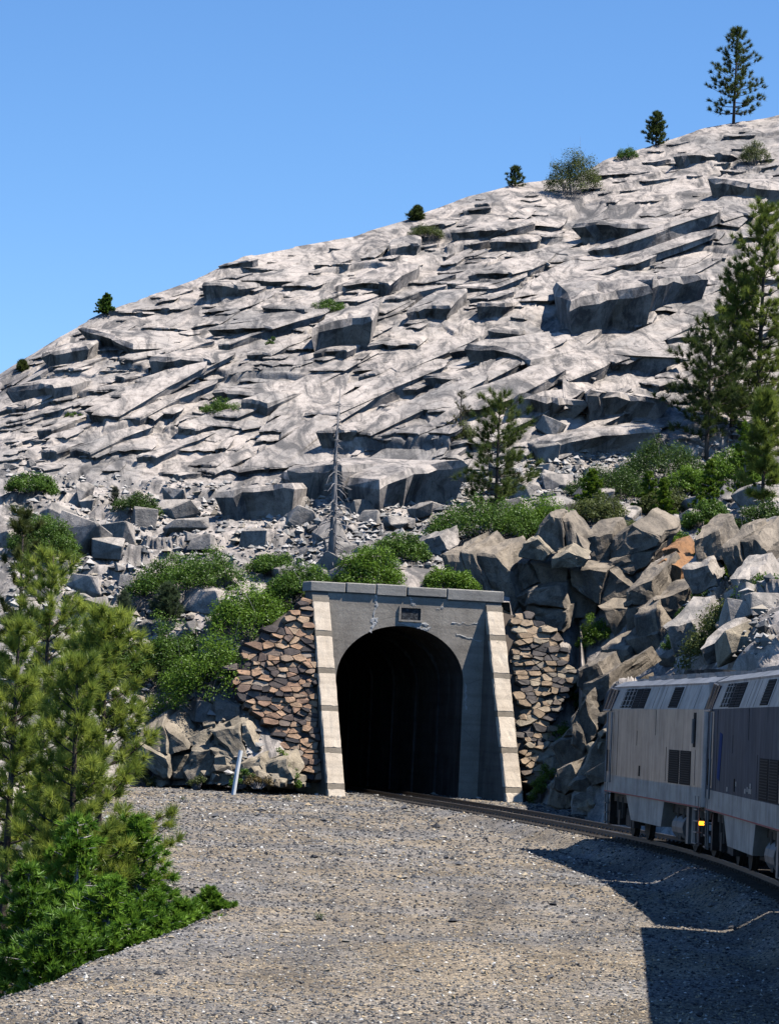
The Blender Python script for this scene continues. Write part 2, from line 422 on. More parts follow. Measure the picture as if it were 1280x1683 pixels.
# columns: px -> seven (py, depth) pairs up to the foot of the bare slab
LV = {
 -900: [(1500, 118), (1400, 124), (1300, 130), (1220, 136), (1150, 142), (1080, 150), (1000, 160)],
 -150: [(1420, 118), (1300, 124), (1180, 129), (1080, 135), (980, 141), (890, 150), (800, 163)],
   25: [(1370, 124), (1240, 128), (1120, 133), (1020, 138), (930, 144), (850, 153), (785, 164)],
  250: [(1292, 134.5), (1225, 136), (1150, 137.5), (1060, 140), (960, 145), (865, 155), (790, 165)],
  400: [(1288, 132.4), (1230, 133.5), (1165, 134.9), (1080, 136.9), (985, 141), (890, 151), (795, 166)],
  455: [(1290, 132.4), (1238, 133.4), (1205, 134.7), (1140, 136.2), (1030, 138.6), (905, 149), (795, 166)],
  505: [(1292, 135.2), (1230, 136), (1150, 136.8), (1040, 138), (960, 140.2), (880, 151), (795, 166)],
  530: [(985, 139.6), (978, 139.8), (970, 140), (962, 140.3), (945, 141.2), (870, 151.5), (792, 166)],
  838: [(990, 141.2), (984, 141.4), (977, 141.7), (968, 142), (945, 142.6), (880, 152), (790, 165)],
  862: [(1335, 138.6), (1250, 139.5), (1140, 140.5), (1030, 141.8), (950, 143.2), (885, 152), (790, 165)],
  935: [(1346, 131), (1280, 136), (1180, 139.6), (1060, 142.2), (960, 144.5), (890, 152), (788, 165)],
  950: [(1347, 131), (1282, 136.5), (1182, 140.2), (1062, 143), (960, 145), (890, 152), (787, 165)],
  964: [(1350, 118.5), (1285, 120), (1165, 122), (1215, 129), (1135, 140), (955, 145), (784, 166)],
 1000: [(1356, 116), (1270, 118.5), (1128, 122), (1170, 129), (1115, 140), (955, 145), (782, 166)],
 1120: [(1400, 103), (1280, 109), (1150, 116), (1095, 124), (1040, 137), (945, 143), (775, 167)],
 1255: [(1440, 88), (1270, 92), (1100, 97), (1010, 108), (925, 124), (850, 145), (765, 169)],
 1430: [(1500, 75), (1300, 79), (1090, 85), (1000, 98), (910, 118), (840, 143), (755, 170)],
 3000: [(1750, 34), (1500, 37), (1250, 42), (1080, 60), (930, 95), (830, 135), (700, 170)],
}
cols_ = np.array(sorted(LV)); 
cpx = np.concatenate([np.linspace(-900, -160, 40)[:-1], np.linspace(-160, 10, 45)[:-1], np.linspace(10, 1270, 720), np.linspace(1270, 1430, 40)[1:], np.linspace(1430, 3000, 50)[1:]])
NC = len(cpx)
lev_py = np.array([[np.interp(p, cols_, [LV[c][k][0] for c in cols_]) for k in range(7)] for p in cpx])
lev_d = np.array([[np.interp(p, cols_, [LV[c][k][1] for c in cols_]) for k in range(7)] for p in cpx])
cr_py = np.interp(cpx, CR[:, 0], CR[:, 1]); cr_d = np.interp(cpx, [-900, 25, 640, 1255, 3000], [176, 183, 206, 234, 250])
NA, NB = 300, 540
tA = np.linspace(0, 6, NA)
dA = np.stack([np.interp(tA, range(7), lev_d[i]) for i in range(NC)], 1)
pA = np.stack([np.interp(tA, range(7), lev_py[i]) for i in range(NC)], 1)
def unproj(px, py, d):
    v = cF[None] * FPX + np.stack([px - 640] * 3, -1) * cR + np.stack([841.5 - py] * 3, -1) * cU
    return cC + v / v[:, 1:2] * d[:, None]
PA = unproj(np.broadcast_to(cpx, dA.shape).ravel(), pA.ravel(), dA.ravel()).reshape(NA, NC, 3)
# smooth the broken profile a little
for _ in range(9):
    PA[1:-1] = .25 * PA[:-2] + .5 * PA[1:-1] + .25 * PA[2:]
top = unproj(cpx, cr_py, cr_d); b6 = PA[-1]
tB = np.linspace(0, 1, NB + 1)[1:]
PB = b6[None] + (top - b6)[None] * tB[:, None, None]
zz = (1.22 * tB - .22 * tB * tB)[:, None]
PB[..., 2] = b6[None, :, 2] + (top - b6)[None, :, 2] * zz
tC = np.array([.02, .05, .1, .2, .4, .7, 1.0])[:, None, None]
out_dir = np.stack([top[:, 0] * .5, np.full(NC, 110.0), np.zeros(NC)], 1)
PC = top[None] + out_dir[None] * tC
PC[..., 2] += -26 * tC[..., 0] ** 1.3 + .35 * np.sqrt(tC[..., 0])
G = np.concatenate([PA, PB, PC], 0); NR = G.shape[0]
rowlev = np.concatenate([tA, 6 + 2 * tB, np.full(7, 8.0)])[:, None]
bpx, bpy_ = proj(G.reshape(-1, 3)); bpx = bpx.reshape(NR, NC); bpy_ = bpy_.reshape(NR, NC)
du = np.gradient(G, axis=1); dv = np.gradient(G, axis=0)
N = np.cross(du, dv); N /= np.linalg.norm(N, axis=2, keepdims=True) + 1e-9
X, Y, Z = G[..., 0], G[..., 1], G[..., 2]
Yv = Y + .6 * Z
def sst(x): x = np.clip(x, 0, 1); return x * x * (3 - 2 * x)
def scales(bw, ls, amp, seed, slope=2.0, band=.2, pw=2.0, eps=.24, eq=.12):
    s = (slope * X - Yv) / math.hypot(slope, 1) + bw * .7 * (vn(X / bw / 1.5, Yv / bw / 1.5, seed) - .5) + .25 * bw * fbm(X / bw * 2.1, Yv / bw * 2.1, seed + 40, 3)
    s = s / bw; i = np.floor(s); q = s - i
    arch = 4 * q * (1 - q) * (_h(i, i * 0 + 2, seed + 2) - .2)
    v = Yv + .22 * X + ls * 9 * _h(i, i * 0 + 5, seed + 3) - ls * .5 * arch + ls * .9 * (vn(X / ls / .9, Yv / ls / .9, seed + 4) - .5) + .22 * ls * fbm(X / ls * 3, Yv / ls * 3, seed + 44, 3)
    v = v / ls; k = np.floor(v); fr = v - k
    a_ = _h(i, k, seed + 5) ** pw
    side = sst(np.minimum(q, 1 - q) / (eq * (.4 + 1.6 * _h(i, k, seed + 12))))
    lip = sst(fr * ls / eps)
    return amp * (a_ * (1 - fr) ** .8 * lip * side + band * (_h(i, i * 0 + 9, seed + 6) - .5) * side)
low = fbm(X / 9.0, Yv / 12.0, 31, 3)
busy = np.clip(.75 + 2.2 * fbm(X / 6.0, Yv / 9.0, 77, 3), .25, 1.5)
slab = scales(5.5, 11.0, .6, 100, 2.0, .9, 2.2, .4, .02) + busy * scales(2.6, 5.2, .30, 200, 1.8, .6, 1.6, .2, .03) + busy * scales(1.1, 2.4, .14, 300, 2.2, .5, 1.4, .15, .05) + busy * scales(.6, .8, .08, 350, 2.0, .2, 1.3, .12, .2) + .05 * fbm(X * 1.2, Yv * .9, 41, 3) + 1.1 * low
# named ledges: lip left, lip right, direction up the slab (in picture units), height, taper
FEAT = [((512, 580), (614, 577), (62, -92), 1.9, .7), ((770, 602), (866, 614), (76, -108), 1.1, 0), ((932, 556), (1072, 548), (26, -78), 2.6, .5),
        ((1072, 522), (1165, 505), (40, -70), 2.3, .6), ((880, 642), (1120, 612), (52, -72), .8, .4), ((356, 852), (484, 846), (30, -48), 1.5, .6),
        ((476, 832), (562, 826), (22, -62), 2.0, .5), ((636, 850), (762, 822), (34, -84), 1.9, .6), ((838, 694), (960, 690), (30, -44), 1.5, .6),
        ((955, 700), (1092, 690), (24, -50), 1.7, .6), ((880, 760), (1085, 744), (24, -46), 1.3, .6), ((398, 684), (440, 688), (66, -44), 1.0, .3),
        ((330, 492), (402, 488), (44, -30), .9, .7), ((150, 566), (202, 592), (40, -48), 1.1, .6), ((250, 604), (346, 628), (44, -52), 1.1, .7),
        ((785, 522), (830, 520), (34, -40), .9, .6), ((430, 522), (500, 528), (44, -36), .8, .7), ((1105, 278), (1205, 272), (30, -26), 1.2, .7),
        ((955, 388), (1050, 402), (36, -50), 1.2, .7), ((1165, 325), (1255, 335), (30, -44), 1.4, .6), ((640, 420), (690, 418), (40, -26), .7, .7),
        ((800, 560), (862, 558), (34, -34), .7, .7), ((668, 530), (742, 528), (44, -46), .8, .7), ((20, 672), (92, 664), (40, -40), 1.2, .6),
        ((70, 610), (150, 592), (40, -40), 1.0, .7), ((700, 640), (760, 634), (30, -34), .6, .7), ((840, 452), (905, 446), (40, -30), .7, .7)]
bench = 1.0 * scales(2.6, 2.3, .9, 500, 1.2, .3, 1.3, .5) + .4 * scales(1.0, .9, .5, 540, .6, .3, 1.3, .25) + .35 * fbm(X / 1.2, Yv / 1.2, 61, 4) + .6 * fbm(X / 4, Yv / 4, 66, 2)
wS = np.clip((rowlev - 5.0 + 1.5 * low) / .9, 0, 1); wS = wS * wS * (3 - 2 * wS)
wB = np.clip((rowlev - .3) / 1.0, 0, 1)
portal_px = np.clip(1 - np.maximum(np.maximum(400 - bpx, bpx - 985), 0) / 30, 0, 1)
wB = wB * (1 - portal_px * np.clip((5.0 - rowlev) / .8, 0, 1))
wEnd = np.concatenate([np.ones(NA + NB), np.linspace(.9, .2, 7)])[:, None]
wS2 = wS * (1 - .75 * np.clip((rowlev - 7.55) / .4, 0, 1))
disp = (slab * wS2 + bench * (1 - wS) * wB) * wEnd
G2 = G + N * np.where(N[..., 2:3] > 0, 1, -1) * disp[..., None]
hill = link('hillside', np_mesh('hillside', G2.reshape(-1, 3), grid_faces(NR, NC), True), M['hill'])
tag(hill, 'bare pale granite slab mountainside with dark ledges', kind='structure')
hpx, hpy = proj(G2.reshape(-1, 3)); HV = G2.reshape(-1, 3); HN = N.reshape(-1, 3)
HN = HN * np.where(HN[:, 2:3] > 0, 1, -1)
def on_hill(px, py):
    d = (hpx - px) ** 2 + (hpy - py) ** 2
    k = np.where(d < max(9.0, d.min() + 1))[0]
    j = k[np.argmin(HV[k, 1])]
    return Vector(HV[j]), Vector(HN[j])
def pxm(y): return FPX / y      # picture units per metre at depth y

# ------------------------------------------------------------------ rocks
def hull_mesh(name, rs, k=14, box=.75, mat=None):
    bm = bmesh.new()
    for sx in (-1, 1):
        for sy in (-1, 1):
            for sz in (-1, 1):
                if rs.random() < .9: bm.verts.new((sx * (box + rs.uniform(-.3, .2)), sy * (box + rs.uniform(-.3, .2)), sz * (box + rs.uniform(-.3, .2))))
    for _ in range(k - 8):
        v = Vector((rs.gauss(0, 1), rs.gauss(0, 1), rs.gauss(0, 1))).normalized() * rs.uniform(.85, 1.08); bm.verts.new(v)
    r_ = bmesh.ops.convex_hull(bm, input=bm.verts)
    dead = [g for g in r_['geom_interior'] if isinstance(g, bmesh.types.BMVert)]
    bmesh.ops.delete(bm, geom=dead, context='VERTS')
    bmesh.ops.dissolve_limit(bm, angle_limit=R(9), verts=bm.verts, edges=bm.edges)
    bmesh.ops.bevel(bm, geom=list(bm.edges), offset=.045, segments=1, affect='EDGES')
    bmesh.ops.triangulate(bm, faces=bm.faces)
    bmesh.ops.recalc_face_normals(bm, faces=bm.faces)
    me = bpy.data.meshes.new(name); bm.to_mesh(me); bm.free()
    if mat: me.materials.append(mat)
    return me
rs = random.Random(4)
BM = [hull_mesh('boulder', rs, rs.choice((11, 13, 16)), rs.uniform(.6, .8), M['boulder']) for _ in range(12)]
BT = [hull_mesh('rock', rs, rs.choice((10, 12, 14)), rs.uniform(.65, .85), M['tanrock']) for _ in range(8)]
BC = [hull_mesh('rock', rs, rs.choice((10, 12, 14)), rs.uniform(.65, .85), M['cliff']) for _ in range(8)]
def put_rock(name, me, loc, sc, rot, parent=None):
    o = bpy.data.objects.new(name, me); COL.objects.link(o); o.location = loc; o.scale = sc; o.rotation_euler = rot
    if parent is not None: o.parent = parent
    return o
# exfoliation slabs of the bare mountainside: flat sheets with a proud, undercut lower lip
def slab_geo(r_, asp=1.6, skew=.5):
    """local: x across (unit width), y up the slope (0 at the lip .. asp), z out of the slope (unit thickness)"""
    k = r_.randint(6, 9); low = []
    arch = r_.uniform(-.08, .26); tilt = r_.uniform(-.05, .30)
    for i in range(k):
        t = i / (k - 1); x = -.5 + t
        low.append((x + r_.uniform(-.05, .05) * (0 < i < k - 1), arch * 4 * t * (1 - t) + tilt * (t - .5) + r_.uniform(-.06, .06)))
    sk = skew * asp
    def edge(t, sd): return (sd * (.5 - .12 * t * t) + sk * t + r_.uniform(-.05, .05), asp * t + r_.uniform(-.04, .04) * asp)
    hi = [edge(.35, 1), edge(.68, 1), edge(.95, .8), edge(1.03, -.1), edge(.9, -.8), edge(.6, -1), edge(.3, -1)]
    ring = low + hi; n = len(ring); th = r_.uniform(-1, 1); pw_ = r_.choice((.5, .7, 1.0, 1.4))
    def top(x, y): return max(1 - max(y, 0) / asp, 0) ** pw_ - .10 + .22 * th * (x - skew * y)
    cx = sum(p[0] for p in ring) / n; cy = sum(p[1] for p in ring) / n
    ins = .06
    def inn(x, y, m_):
        dx, dy = cx + skew * (y - cy) - x, cy - y; L_ = math.hypot(dx, dy) + 1e-6; q = min(m_ / L_, .6); return x + dx * q, y + dy * q
    v = []
    for (x, y) in ring: v.append((x, y, top(x, y) - .14 + r_.uniform(-.08, .05)))
    for (x, y) in ring:
        a_, b_ = inn(x, y, ins); v.append((a_, b_, top(a_, b_) + r_.uniform(-.03, .03)))
    for (x, y) in ring:
        a_, b_ = inn(x, y, .34); v.append((a_, b_, top(a_, b_) + r_.uniform(-.05, .09)))
    v.append((cx, cy, top(cx, cy) + .05))
    for i, (x, y) in enumerate(ring):
        a_, b_ = inn(x, y, r_.uniform(.06, .16) if i < k else .03); v.append((a_, b_, top(x, y) * .3 - .15))
    for i, (x, y) in enumerate(ring):
        a_, b_ = inn(x, y, .22 if i < k else .06); v.append((a_, b_, -1.1))
    f = []; c_ = 3 * n; l1 = c_ + 1; l2 = l1 + n
    for i in range(n):
        j = (i + 1) % n
        f += [(i, j, n + j), (i, n + j, n + i), (n + i, n + j, 2 * n + j), (n + i, 2 * n + j, 2 * n + i), (2 * n + i, 2 * n + j, c_), (l1 + i, l1 + j, j), (l1 + i, j, i), (l2 + i, l2 + j, l1 + j), (l2 + i, l1 + j, l1 + i)]
    return np.array(v), np.array(f)
rs2 = random.Random(21)
SG = [slab_geo(rs2, rs2.uniform(1.0, 2.8), rs2.uniform(.35, .62)) for _ in range(30)]
SM_S = []
for q in range(10):
    v_, f_ = slab_geo(rs2, rs2.uniform(.6, 1.1), rs2.uniform(.1, .4)); me = np_mesh('rock_slab', v_, f_, False); me.materials.append(M['hill']); SM_S.append(me)
SM = []
for v_, f_ in SG:
    me = np_mesh('rock_slab', v_, f_, False); me.materials.append(M['hill']); SM.append(me)
def slope_frame(nrm, yaw=0.0, pitch=0.0):
    n_ = Vector(nrm).normalized(); u_ = (Vector((0, 0, 1)) - n_ * n_.z); u_ = u_.normalized() if u_.length > 1e-4 else Vector((0, 1, 0))
    u_ = (u_ * .65 + (Vector((0, 1, 0)) - n_ * n_.y).normalized() * .35).normalized(); x_ = u_.cross(n_)
    Mx = Matrix((x_, u_, n_)).transposed()
    return Mx @ Matrix.Rotation(yaw, 3, 'Z') @ Matrix.Rotation(pitch, 3, 'X')
def put_slab(me, loc, nrm, w, l, t, yaw, pitch=0.0, name='rock_slab'):
    o = bpy.data.objects.new(name, me); COL.objects.link(o); o.parent = hill
    o.matrix_local = Matrix.Translation(loc) @ slope_frame(nrm, yaw, pitch).to_4x4() @ Matrix.Diagonal((w, l, t, 1))
    return o
for q, (l0, l1, up_, A_, tp) in enumerate(FEAT):
    a_, na = on_hill(*l0); b_, nb = on_hill(*l1); c_, nc = on_hill((l0[0] + l1[0]) / 2 + up_[0], (l0[1] + l1[1]) / 2 + up_[1])
    mid = (a_ + b_) / 2; w = (b_ - a_).length; l = max((c_ - mid).length, w * .4)
    v_, f_ = slab_geo(rs2, min(max(l / w, .5), 3.0), min(max((c_.x - mid.x) / max(l, .1), -.1), .7))
    me = np_mesh('rock_slab', v_, f_, False); me.materials.append(M['hill'])
    nrm = (na + nb + nc).normalized(); fr = slope_frame(nrm); d = fr.inverted() @ (b_ - a_)
    put_slab(me, mid, nrm, w, w, A_ * 1.1, math.atan2(d.y, d.x) * .8)
def crest_py(px): return np.interp(px, CR[:, 0], CR[:, 1])
def foot_py(px): return np.interp(px, [0, 250, 500, 660, 850, 1000, 1260], [775, 790, 800, 790, 770, 745, 720])
cand = []
gyy = 0
for row in range(60):
    fr_ = (row + .5) / 60
    for colm in range(46):
        px = 8 + (colm + rs2.random()) * 1264 / 46; f2 = fr_ + rs2.uniform(-.5, .5) / 60
        cand.append((px, float(crest_py(px) + 6 + (foot_py(px) - crest_py(px) - 6) * f2)))
rs2.shuffle(cand)
big = []; small = []
for (px, py) in cand:
    r1 = rs2.random()
    if len(big) < 165 and r1 < .4:
        ok = all(abs(px - b_[0]) > 26 or abs(py - b_[1]) > 8 for b_ in big)
        if ok: big.append((px, py)); continue
    if r1 > .88: small.append((px, py))
for (px, py) in big:
    loc, nrm = on_hill(px, py); w = .8 + 2.9 * rs2.random() ** 1.8; l = w * rs2.uniform(.85, 1.15); t = (.12 + .30 * w * rs2.uniform(.1, .5)) * (1.7 if rs2.random() < .15 else 1)
    short = px < 330 or py - crest_py(px) < 45
    if short: w = min(w, 2.2); t = min(t, .45)
    if not short and w < 1.6: w *= 1.3
    put_slab(rs2.choice(SM_S if short else SM), loc, nrm, w, l, t, rs2.uniform(-.22, .22), rs2.uniform(-.02, .05))
# long ribs between the diagonal joints
for q in range(62):
    px = rs2.uniform(20, 1180); cp, fp = float(crest_py(px)), float(foot_py(px)); py = cp + 60 + (fp - cp - 60) * rs2.uniform(.12, .98)
    v_, f_ = slab_geo(rs2, rs2.uniform(3.2, 6.5), rs2.uniform(.48, .68)); me = np_mesh('rock_slab', v_, f_, False); me.materials.append(M['hill'])
    loc, nrm = on_hill(px, py); w = rs2.uniform(.9, 2.2) * (.75 if px < 350 else 1)
    if (py - cp) < 140: w *= .7
    put_slab(me, loc, nrm, w, w, rs2.uniform(.22, .6), rs2.uniform(-.10, .06), .012)
VV = []; FF = []; off_ = 0
for (px, py) in small:
    loc, nrm = on_hill(px, py); w = .35 + .9 * rs2.random() ** 2; l = w * rs2.uniform(.8, 1.2); t = .06 + .26 * w * rs2.uniform(.3, 1)
    v_, f_ = SG[rs2.randrange(len(SG))]
    m_ = np.array(slope_frame(nrm, rs2.uniform(-.4, .5), rs2.uniform(-.05, .12)))
    VV.append((v_ * np.array([w, l, t])) @ m_.T + np.array(loc)); FF.append(f_ + off_); off_ += len(v_)
o = link('small_slabs', np_mesh('small_slabs', np.concatenate(VV), np.concatenate(FF), False), M['hill'], hill); tag(o, kind='stuff')
# boulders of the talus bench, pieces of the hillside
def bench_py(px): return np.interp(px, [20, 250, 500, 640, 850, 1000, 1260], [760, 770, 790, 770, 740, 720, 700]), np.interp(px, [20, 120, 300, 400, 520, 640, 830, 900, 1000, 1100, 1260], [1120, 1130, 1190, 1150, 960, 935, 925, 880, 1090, 1090, 1060])
cnt = 0
while cnt < 285:
    px = rs.uniform(15, 1265); a0, a1 = bench_py(px); py = rs.uniform(a0, a1)
    if 372 < px < 520 and py > 1010: continue
    if 735 < px < 1140 and py > 880: continue
    loc, nrm = on_hill(px, py)
    s_ = .2 + .95 * rs.random() ** 2.8
    put_rock('boulder', rs.choice(BM), loc + Vector((0, 0, s_ * .15)), (s_ * rs.uniform(.8, 1.5), s_ * rs.uniform(.7, 1.2), s_ * rs.uniform(.45, .9)), (rs.uniform(-.4, .4), rs.uniform(-.4, .4), rs.uniform(0, 6.28)), hill)
    cnt += 1
# rubble between them
sel = []
n_t = 10500
qx = rng.uniform(10, 1270, n_t); lo = np.interp(qx, [20, 250, 500, 640, 850, 1000, 1260], [770, 785, 800, 790, 760, 740, 720]); hi = np.interp(qx, [20, 120, 300, 400, 520, 640, 830, 1000, 1260], [1120, 1180, 1270, 1280, 960, 935, 925, 1100, 1080])
hi = np.where((qx > 740) & (qx < 1130), np.minimum(hi, 885), hi)
vis = np.where((hpx > 0) & (hpx < 1280))[0]
# pick by regular cell lookup
cell = {}
key = (np.floor(hpx[vis] / 4).astype(int) * 1000 + np.floor(hpy[vis] / 4).astype(int))
order = np.argsort(-HV[vis, 1], kind='stable')
for kk, vv in zip(key[order].tolist(), vis[order].tolist()): cell[kk] = vv
qy = lo + (hi - lo) * rng.random(n_t)
ids = [cell.get(int(a_ // 4) * 1000 + int(b_ // 4), -1) for a_, b_ in zip(qx, qy)]
ids = np.array([i for i in ids if i >= 0])
C = HV[ids] + rng.normal(0, .12, (len(ids), 3)) * np.array([1, 1, .1])
S = .05 + .22 * rng.random(len(ids)) ** 3
cl = np.array([(.46, .43, .40), (.36, .34, .32), (.26, .25, .235), (.38, .33, .27), (.14, .14, .14)])[rng.choice(5, len(ids), p=[.3, .27, .2, .13, .1])]
o = link('rubble', stones_mesh('rubble', C + np.array([0, 0, .03]), S, cl, .7), M['stones'])
tag(o, 'pale broken rubble covering the bench below the slab', 'rubble', kind='stuff')

BIG = [((237, 860), 24, 20, 'white cube-shaped boulder perched left of the flat-topped bushes', .1, 1.0), ((143, 880), 25, 16, 'grey slab boulder leaning on its neighbour at the far left', .75, .5),
       ((195, 884), 30, 20, 'broad pale boulder with a tan flank behind the leaning slab', .1, 1.0), ((284, 822), 24, 18, 'pale wedge boulder at the foot of the bare slab beside a bush', .2, .9),
       ((325, 890), 22, 9, 'flat grey tilted slab lying on the rubble', .25, .35), ((335, 992), 38, 22, 'rounded cream boulder nestled above the green thicket', .1, 1.0),
       ((98, 934), 15, 13, 'small white boulder just above the left pine tops', .2, 1.0), ((208, 960), 18, 12, 'dark grey boulder at the left end of the low mat of shrubs', .1, .8),
       ((655, 778), 20, 13, 'tan angular block under the overhanging slab near the dead tree', .2, .8), ((918, 798), 27, 16, 'pinkish rounded boulder right of the lone pine', .1, .8),
       ((415, 890), 26, 20, 'grey cracked boulder halfway between dead tree and white cube boulder', .1, 1.0), ((596, 840), 30, 15, 'low pale boulder right of the dead tree trunk', .1, .7),
       ((905, 705), 22, 16, 'split pale boulder below the stepped ledges on the right', .5, .8), ((560, 905), 26, 13, 'pale flat boulder right behind the dead tree base', .2, .7)]
for (p, w, h, lab, tilt, fl) in BIG:
    loc, nrm = on_hill(*p); k = pxm(loc.y)
    me = hull_mesh('boulder', rs, 11, .8, M['boulder'])
    o = put_rock('granite_boulder', me, loc + Vector((0, -.2, h / k * .35)), (w / k * 1.05, w / k * .8, h / k * 1.15), (rs.uniform(-.15, .1), tilt * .6 * rs.choice((-1, 1)), rs.uniform(-.5, .5)))
    tag(o, lab, 'boulder', 'large boulders on the talus bench')

# fractured outcrops: outlines given depth and real thickness
def outline_block(name, poly, y, back, mat, parent, lean=0.0, seed=0, bev=.10):
    r_ = random.Random(seed)
    ys = [p[1] for p in poly]; y1 = max(ys); y0 = min(ys) - 4; xc = sum(p[0] for p in poly) / len(poly); yc = sum(ys) / len(poly)
    hb = on_hill(xc, yc)[0].y
    y = min(y, hb - .25) + r_.uniform(-.35, .25)
    tx = r_.uniform(-.35, .35)
    pts = []
    for (px, py) in poly:
        d = y + lean * (y1 - py) / max(y1 - y0, 1) + tx * (px - xc) / 40
        pts.append(Vector(at_y(px, py, d)))
    n = len(pts); c = sum(pts, Vector()) / n
    ex = Vector(back)
    rim = [c + (p - c) * .90 + Vector((0, -.14, -.02)) for p in pts]
    vs_ = pts + [c + (p - c) * r_.uniform(.75, .95) + ex * r_.uniform(.85, 1.15) for p in pts]
    bm = bmesh.new(); bv = [bm.verts.new(v) for v in vs_]; rv = [bm.verts.new(v) for v in rim]
    for i in range(n):
        j = (i + 1) % n
        bm.faces.new((bv[i], bv[j], rv[j], rv[i])); bm.faces.new((bv[j], bv[i], bv[n + i], bv[n + j]))
    bm.faces.new(rv); bm.faces.new([bv[n + i] for i in range(n)][::-1])
    bmesh.ops.triangulate(bm, faces=bm.faces)
    bmesh.ops.recalc_face_normals(bm, faces=bm.faces)
    bmesh.ops.subdivide_edges(bm, edges=bm.edges, cuts=5, use_grid_fill=True)
    bmesh.ops.triangulate(bm, faces=bm.faces)
    co = np.array([v.co[:] for v in bm.verts])
    k1, k2 = 1.1, 2.6
    nz = np.stack([fbm(co[:, 1] * k1 + co[:, 2], co[:, 2] * k1 + seed, seed), fbm(co[:, 0] * k1, co[:, 2] * k1 + seed, seed + 5), fbm(co[:, 0] * k1 + seed, co[:, 1] * k1, seed + 9)], 1) * .34
    nz += np.stack([fbm(co[:, 1] * 3.3, co[:, 2] * 3.3 + seed, seed + 21, 3), fbm(co[:, 0] * 3.3, co[:, 2] * 3.3, seed + 25, 3), fbm(co[:, 0] * 3.3, co[:, 1] * 3.3, seed + 29, 3)], 1) * .16
    # vertical joints cut into the block
    jt = np.abs(((co[:, 0] * .9 + .3 * co[:, 2] + .5 * nz[:, 0]) / 1.1 + seed * .37) % 1 - .5); nz[:, 1] += .10 * np.clip(1 - jt / .08, 0, 1)
    for v, d in zip(bm.verts, nz): v.co += Vector(d)
    me = bpy.data.meshes.new(name); bm.to_mesh(me); bm.free()
    return link(name, me, mat, parent)
def px_clip(poly, a_, b_, c_):
    out = []
    for i in range(len(poly)):
        p, q = poly[i], poly[(i + 1) % len(poly)]
        dp = a_ * p[0] + b_ * p[1] - c_; dq = a_ * q[0] + b_ * q[1] - c_
        if dp <= 0: out.append(p)
        if (dp < 0) != (dq < 0) and abs(dp - dq) > 1e-9:
            t = dp / (dp - dq); out.append((p[0] + (q[0] - p[0]) * t, p[1] + (q[1] - p[1]) * t))
    return [p for i, p in enumerate(out) if math.hypot(p[0] - out[i - 1][0], p[1] - out[i - 1][1]) > 2.5]
def area(poly): return abs(sum(poly[i - 1][0] * poly[i][1] - poly[i][0] * poly[i - 1][1] for i in range(len(poly)))) / 2
def fracture(poly, r_, lim, gap=.6):
    if area(poly) < lim or len(poly) < 3: return [poly] if len(poly) >= 3 else []
    cx = sum(p[0] for p in poly) / len(poly) + r_.uniform(-8, 8); cy = sum(p[1] for p in poly) / len(poly) + r_.uniform(-8, 8)
    w_ = max(p[0] for p in poly) - min(p[0] for p in poly); h_ = max(p[1] for p in poly) - min(p[1] for p in poly)
    an = (0 if w_ > h_ else math.pi / 2) + r_.uniform(-.55, .55); nx_, ny_ = math.cos(an), math.sin(an); c_ = nx_ * cx + ny_ * cy
    return fracture(px_clip(poly, nx_, ny_, c_ - gap), r_, lim) + fracture(px_clip(poly, -nx_, -ny_, -c_ - gap), r_, lim)
oc = empty('rock_outcrop', at_z(960, 1340, -.4))
tag(oc, 'tall fractured granite outcrop between the tunnel portal and the locomotives', 'rock outcrop')
oc_inv = Matrix.Translation(-Vector(oc.location))
def keep_world(o):
    o.matrix_parent_inverse = Matrix.Translation(-Vector(o.parent.location))
